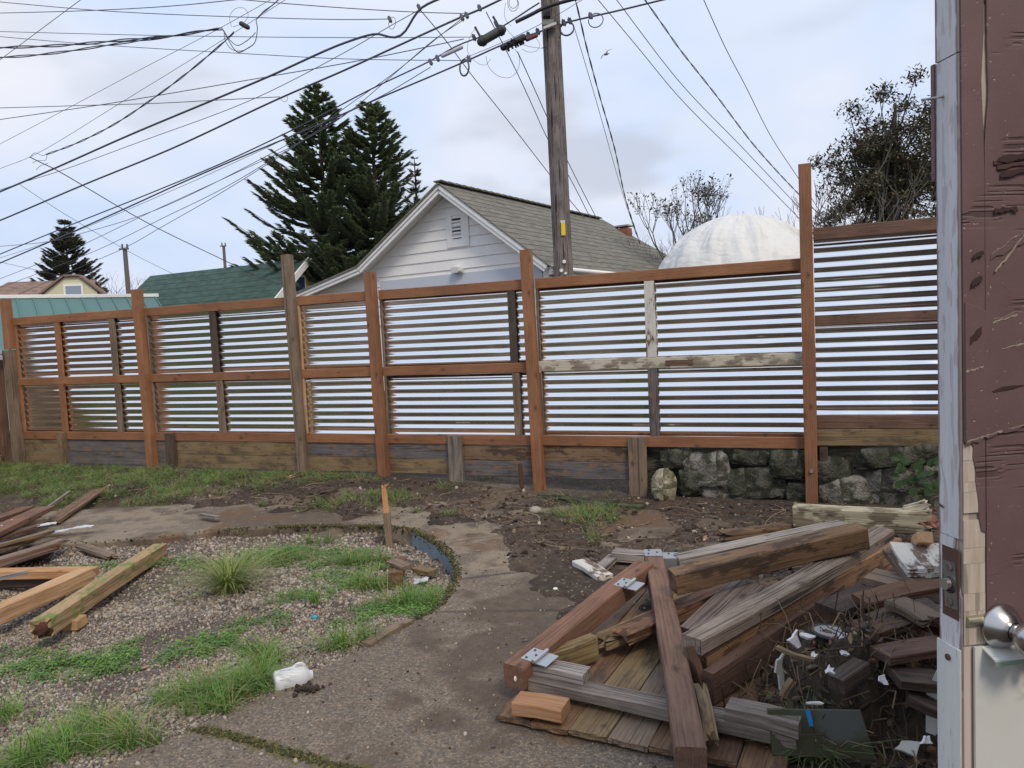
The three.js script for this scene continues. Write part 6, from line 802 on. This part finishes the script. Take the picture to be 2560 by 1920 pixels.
{ const l = [], cl = []; for (let i = 0; i < 5200; i++) { const x = -1.6 + R() * 3.0, z = -6.2 + R() * 4.1, [s, d] = fc(x, z); if (inBed(x, z)) continue; const y = max(0, gh(x, z)); const dens = sstep(.42, .6, fbm(x * 1.6 + 3, z * 1.6 + 1, 3, 90)) * .8 + .2; if (R() > dens) continue; const k = R(); if (k < .55) { const q = .003 + .006 * pow(R(), 2.5); l.push({ p: [x, y + q * .3, z], e: [R() * 6, R() * 6, R() * 6], s: q, c: mul3(pt[floor(R() * pt.length)], .7 + R() * .5) }); } else { const q = .0025 + .007 * pow(R(), 3); cl.push({ p: [x, y + q * .2, z], e: [R() * 6, R() * 6, R() * 6], s: [q * (.8 + R() * .6), q * .5, q], c: mul3([.075, .052, .037], .6 + R() * .8) }); } }
  for (let i = 0; i < 6500; i++) { const s = .4 + R() * 9, d = .05 + R() * 1.9, p = fw(s, 0, d), y = gh(p[0], p[2]); if (y < -.02 || inBed(p[0], p[2])) continue; const q = .005 + .022 * pow(R(), 4); if (R() < .1) l.push({ p: [p[0], y + q * .2, p[2]], e: [R() * 6, R() * 6, R() * 6], s: q * .8, c: mul3(pt[floor(R() * pt.length)], .8 + R() * .4) }); else cl.push({ p: [p[0], y + q * .15, p[2]], e: [R() * 6, R() * 6, R() * 6], s: [q, q * .7, q], c: mul3([.065, .044, .031], .55 + R() * .8) }); }
  { const c = [-0.893,0,-2.949]; for (let i = 0; i < 150; i++) { const a = R() * 6.3, q = R() * R(), x = c[0] + cos(a) * q * .13, z = c[2] + sin(a) * q * .06, k = .004 + R() * R() * .012; cl.push({ p: [x, k * .3 + .012 * (1 - q), z], e: [R() * 6, R() * 6, R() * 6], s: [k, k * .7, k], c: mul3([.045, .03, .024], .6 + R() * .8) }); } }
  instanced('loose_pebbles', peb, mat([1, 1, 1], { roughness: .85 }), l, 'small loose pebbles on the path and dirt', 'pebbles'); instanced('soil_crumbs', peb, mat([1, 1, 1], { roughness: .97 }), cl, 'crumbs of brown soil strewn on the path and dirt', 'soil'); }
// straw, chips and dead stalks along the fence
{ const st = new THREE.CylinderGeometry(.5, .5, 1, 4, 4).rotateZ(PI / 2), p = st.attributes.position; for (let i = 0; i < p.count; i++) p.setZ(i, p.getZ(i) + cos(p.getX(i) * 3) * 9); const l = [], ch = []; for (let i = 0; i < 700; i++) { const s = -1 + R() * 9.8, d = .05 + R() * 1.7, q = fw(s, 0, d), y = gh(q[0], q[2]); if (y < -.015) continue; const w = .0025 + R() * .0035; l.push({ p: [q[0], y + .012, q[2]], e: [(R() - .5) * .3, R() * 6, (R() - .5) * .3], s: [.05 + R() * R() * .4, w, w], c: mul3(R() < .5 ? [.32, .24, .14] : [.17, .11, .07], .7 + R() * .5) }); }
  instanced('straw', st, mat([1, 1, 1], { roughness: .9 }), l, 'dry straw stalks lying along the foot of the fence', 'straw');
  for (let i = 0; i < 420; i++) { const onB = R() < .45; let x, z, y; if (onB) { x = -3.4 + R() * 3; z = -5.4 + R() * 2.9; if (!inBed(x, z)) continue; y = bh(x, z) + .008; } else { const q = fw(.6 + R() * 8, 0, .1 + R() * 2.6); x = q[0]; z = q[2]; y = max(gh(x, z), 0); if (inBed(x, z)) continue; } const k = .012 + R() * R() * .035; ch.push({ p: [x, y + .004, z], e: [(R() - .5) * .5, R() * 6, (R() - .5) * .5], s: [k, .004 + R() * .004, k * .4], c: mul3(R() < .5 ? [.3, .2, .13] : R() < .5 ? [.18, .1, .065] : [.38, .32, .27], .7 + R() * .5) }); }
  instanced('wood_chips', new THREE.BoxGeometry(1, 1, 1), mat([1, 1, 1], { roughness: .9 }), ch, 'scattered chips of wood and dead leaves on the ground', 'wood chips'); }
// moss cushions along the kerb and the crack in the path
{ const l = []; const add = (x, y, z, q) => l.push({ p: [x, y, z], e: [R() * 6, R() * 6, R() * 6], s: [q, q * .6, q], c: R() < .3 ? mul3([.12, .1, .025], .6 + R() * .7) : mul3([.05, .052, .02], .6 + R() * .7) });
  smoothEdge.forEach(([x, z], i) => { const turn = x > -.9 && z < -3.6, back = z < -5.3 && x > -3.6 && x <= -.9; if (!turn && !back) return; const dens = turn ? 15 : 30 * sstep(-2.35, -2.0, x) * sstep(.36, .5, fbm(x * 4 + 7, 3, 3, 12)) + 1.5; for (let k = 0; k < dens; k++) { const a = R() * .05 - .012, nx = turn ? .7 : 0, nz = turn ? -.4 : -1; const px = x + nx * a + (R() - .5) * .04, pz = z + nz * a + (R() - .5) * .03; add(px, .001 - (R() < .3 ? R() * .05 : 0), pz, .003 + R() * .007); } });
  const ml = [[-1.236,-2.685],[-1.084,-2.624],[-0.881,-2.516],[-0.694,-2.417],[-0.524,-2.345]]; for (let i = 0; i < ml.length - 1; i++) for (let k = 0; k < 170; k++) { const t = R(), w = (R() + R() - 1) * .035; add(lerp(ml[i][0], ml[i + 1][0], t) + w, .002, lerp(ml[i][1], ml[i + 1][1], t) + (R() - .5) * .03, .003 + R() * .006); }
  instanced('moss', peb, mat([1, 1, 1], { roughness: .98 }), l, 'moss cushions along the curved kerb and a crack in the path', 'moss'); }

renderer.render(scene, camera);
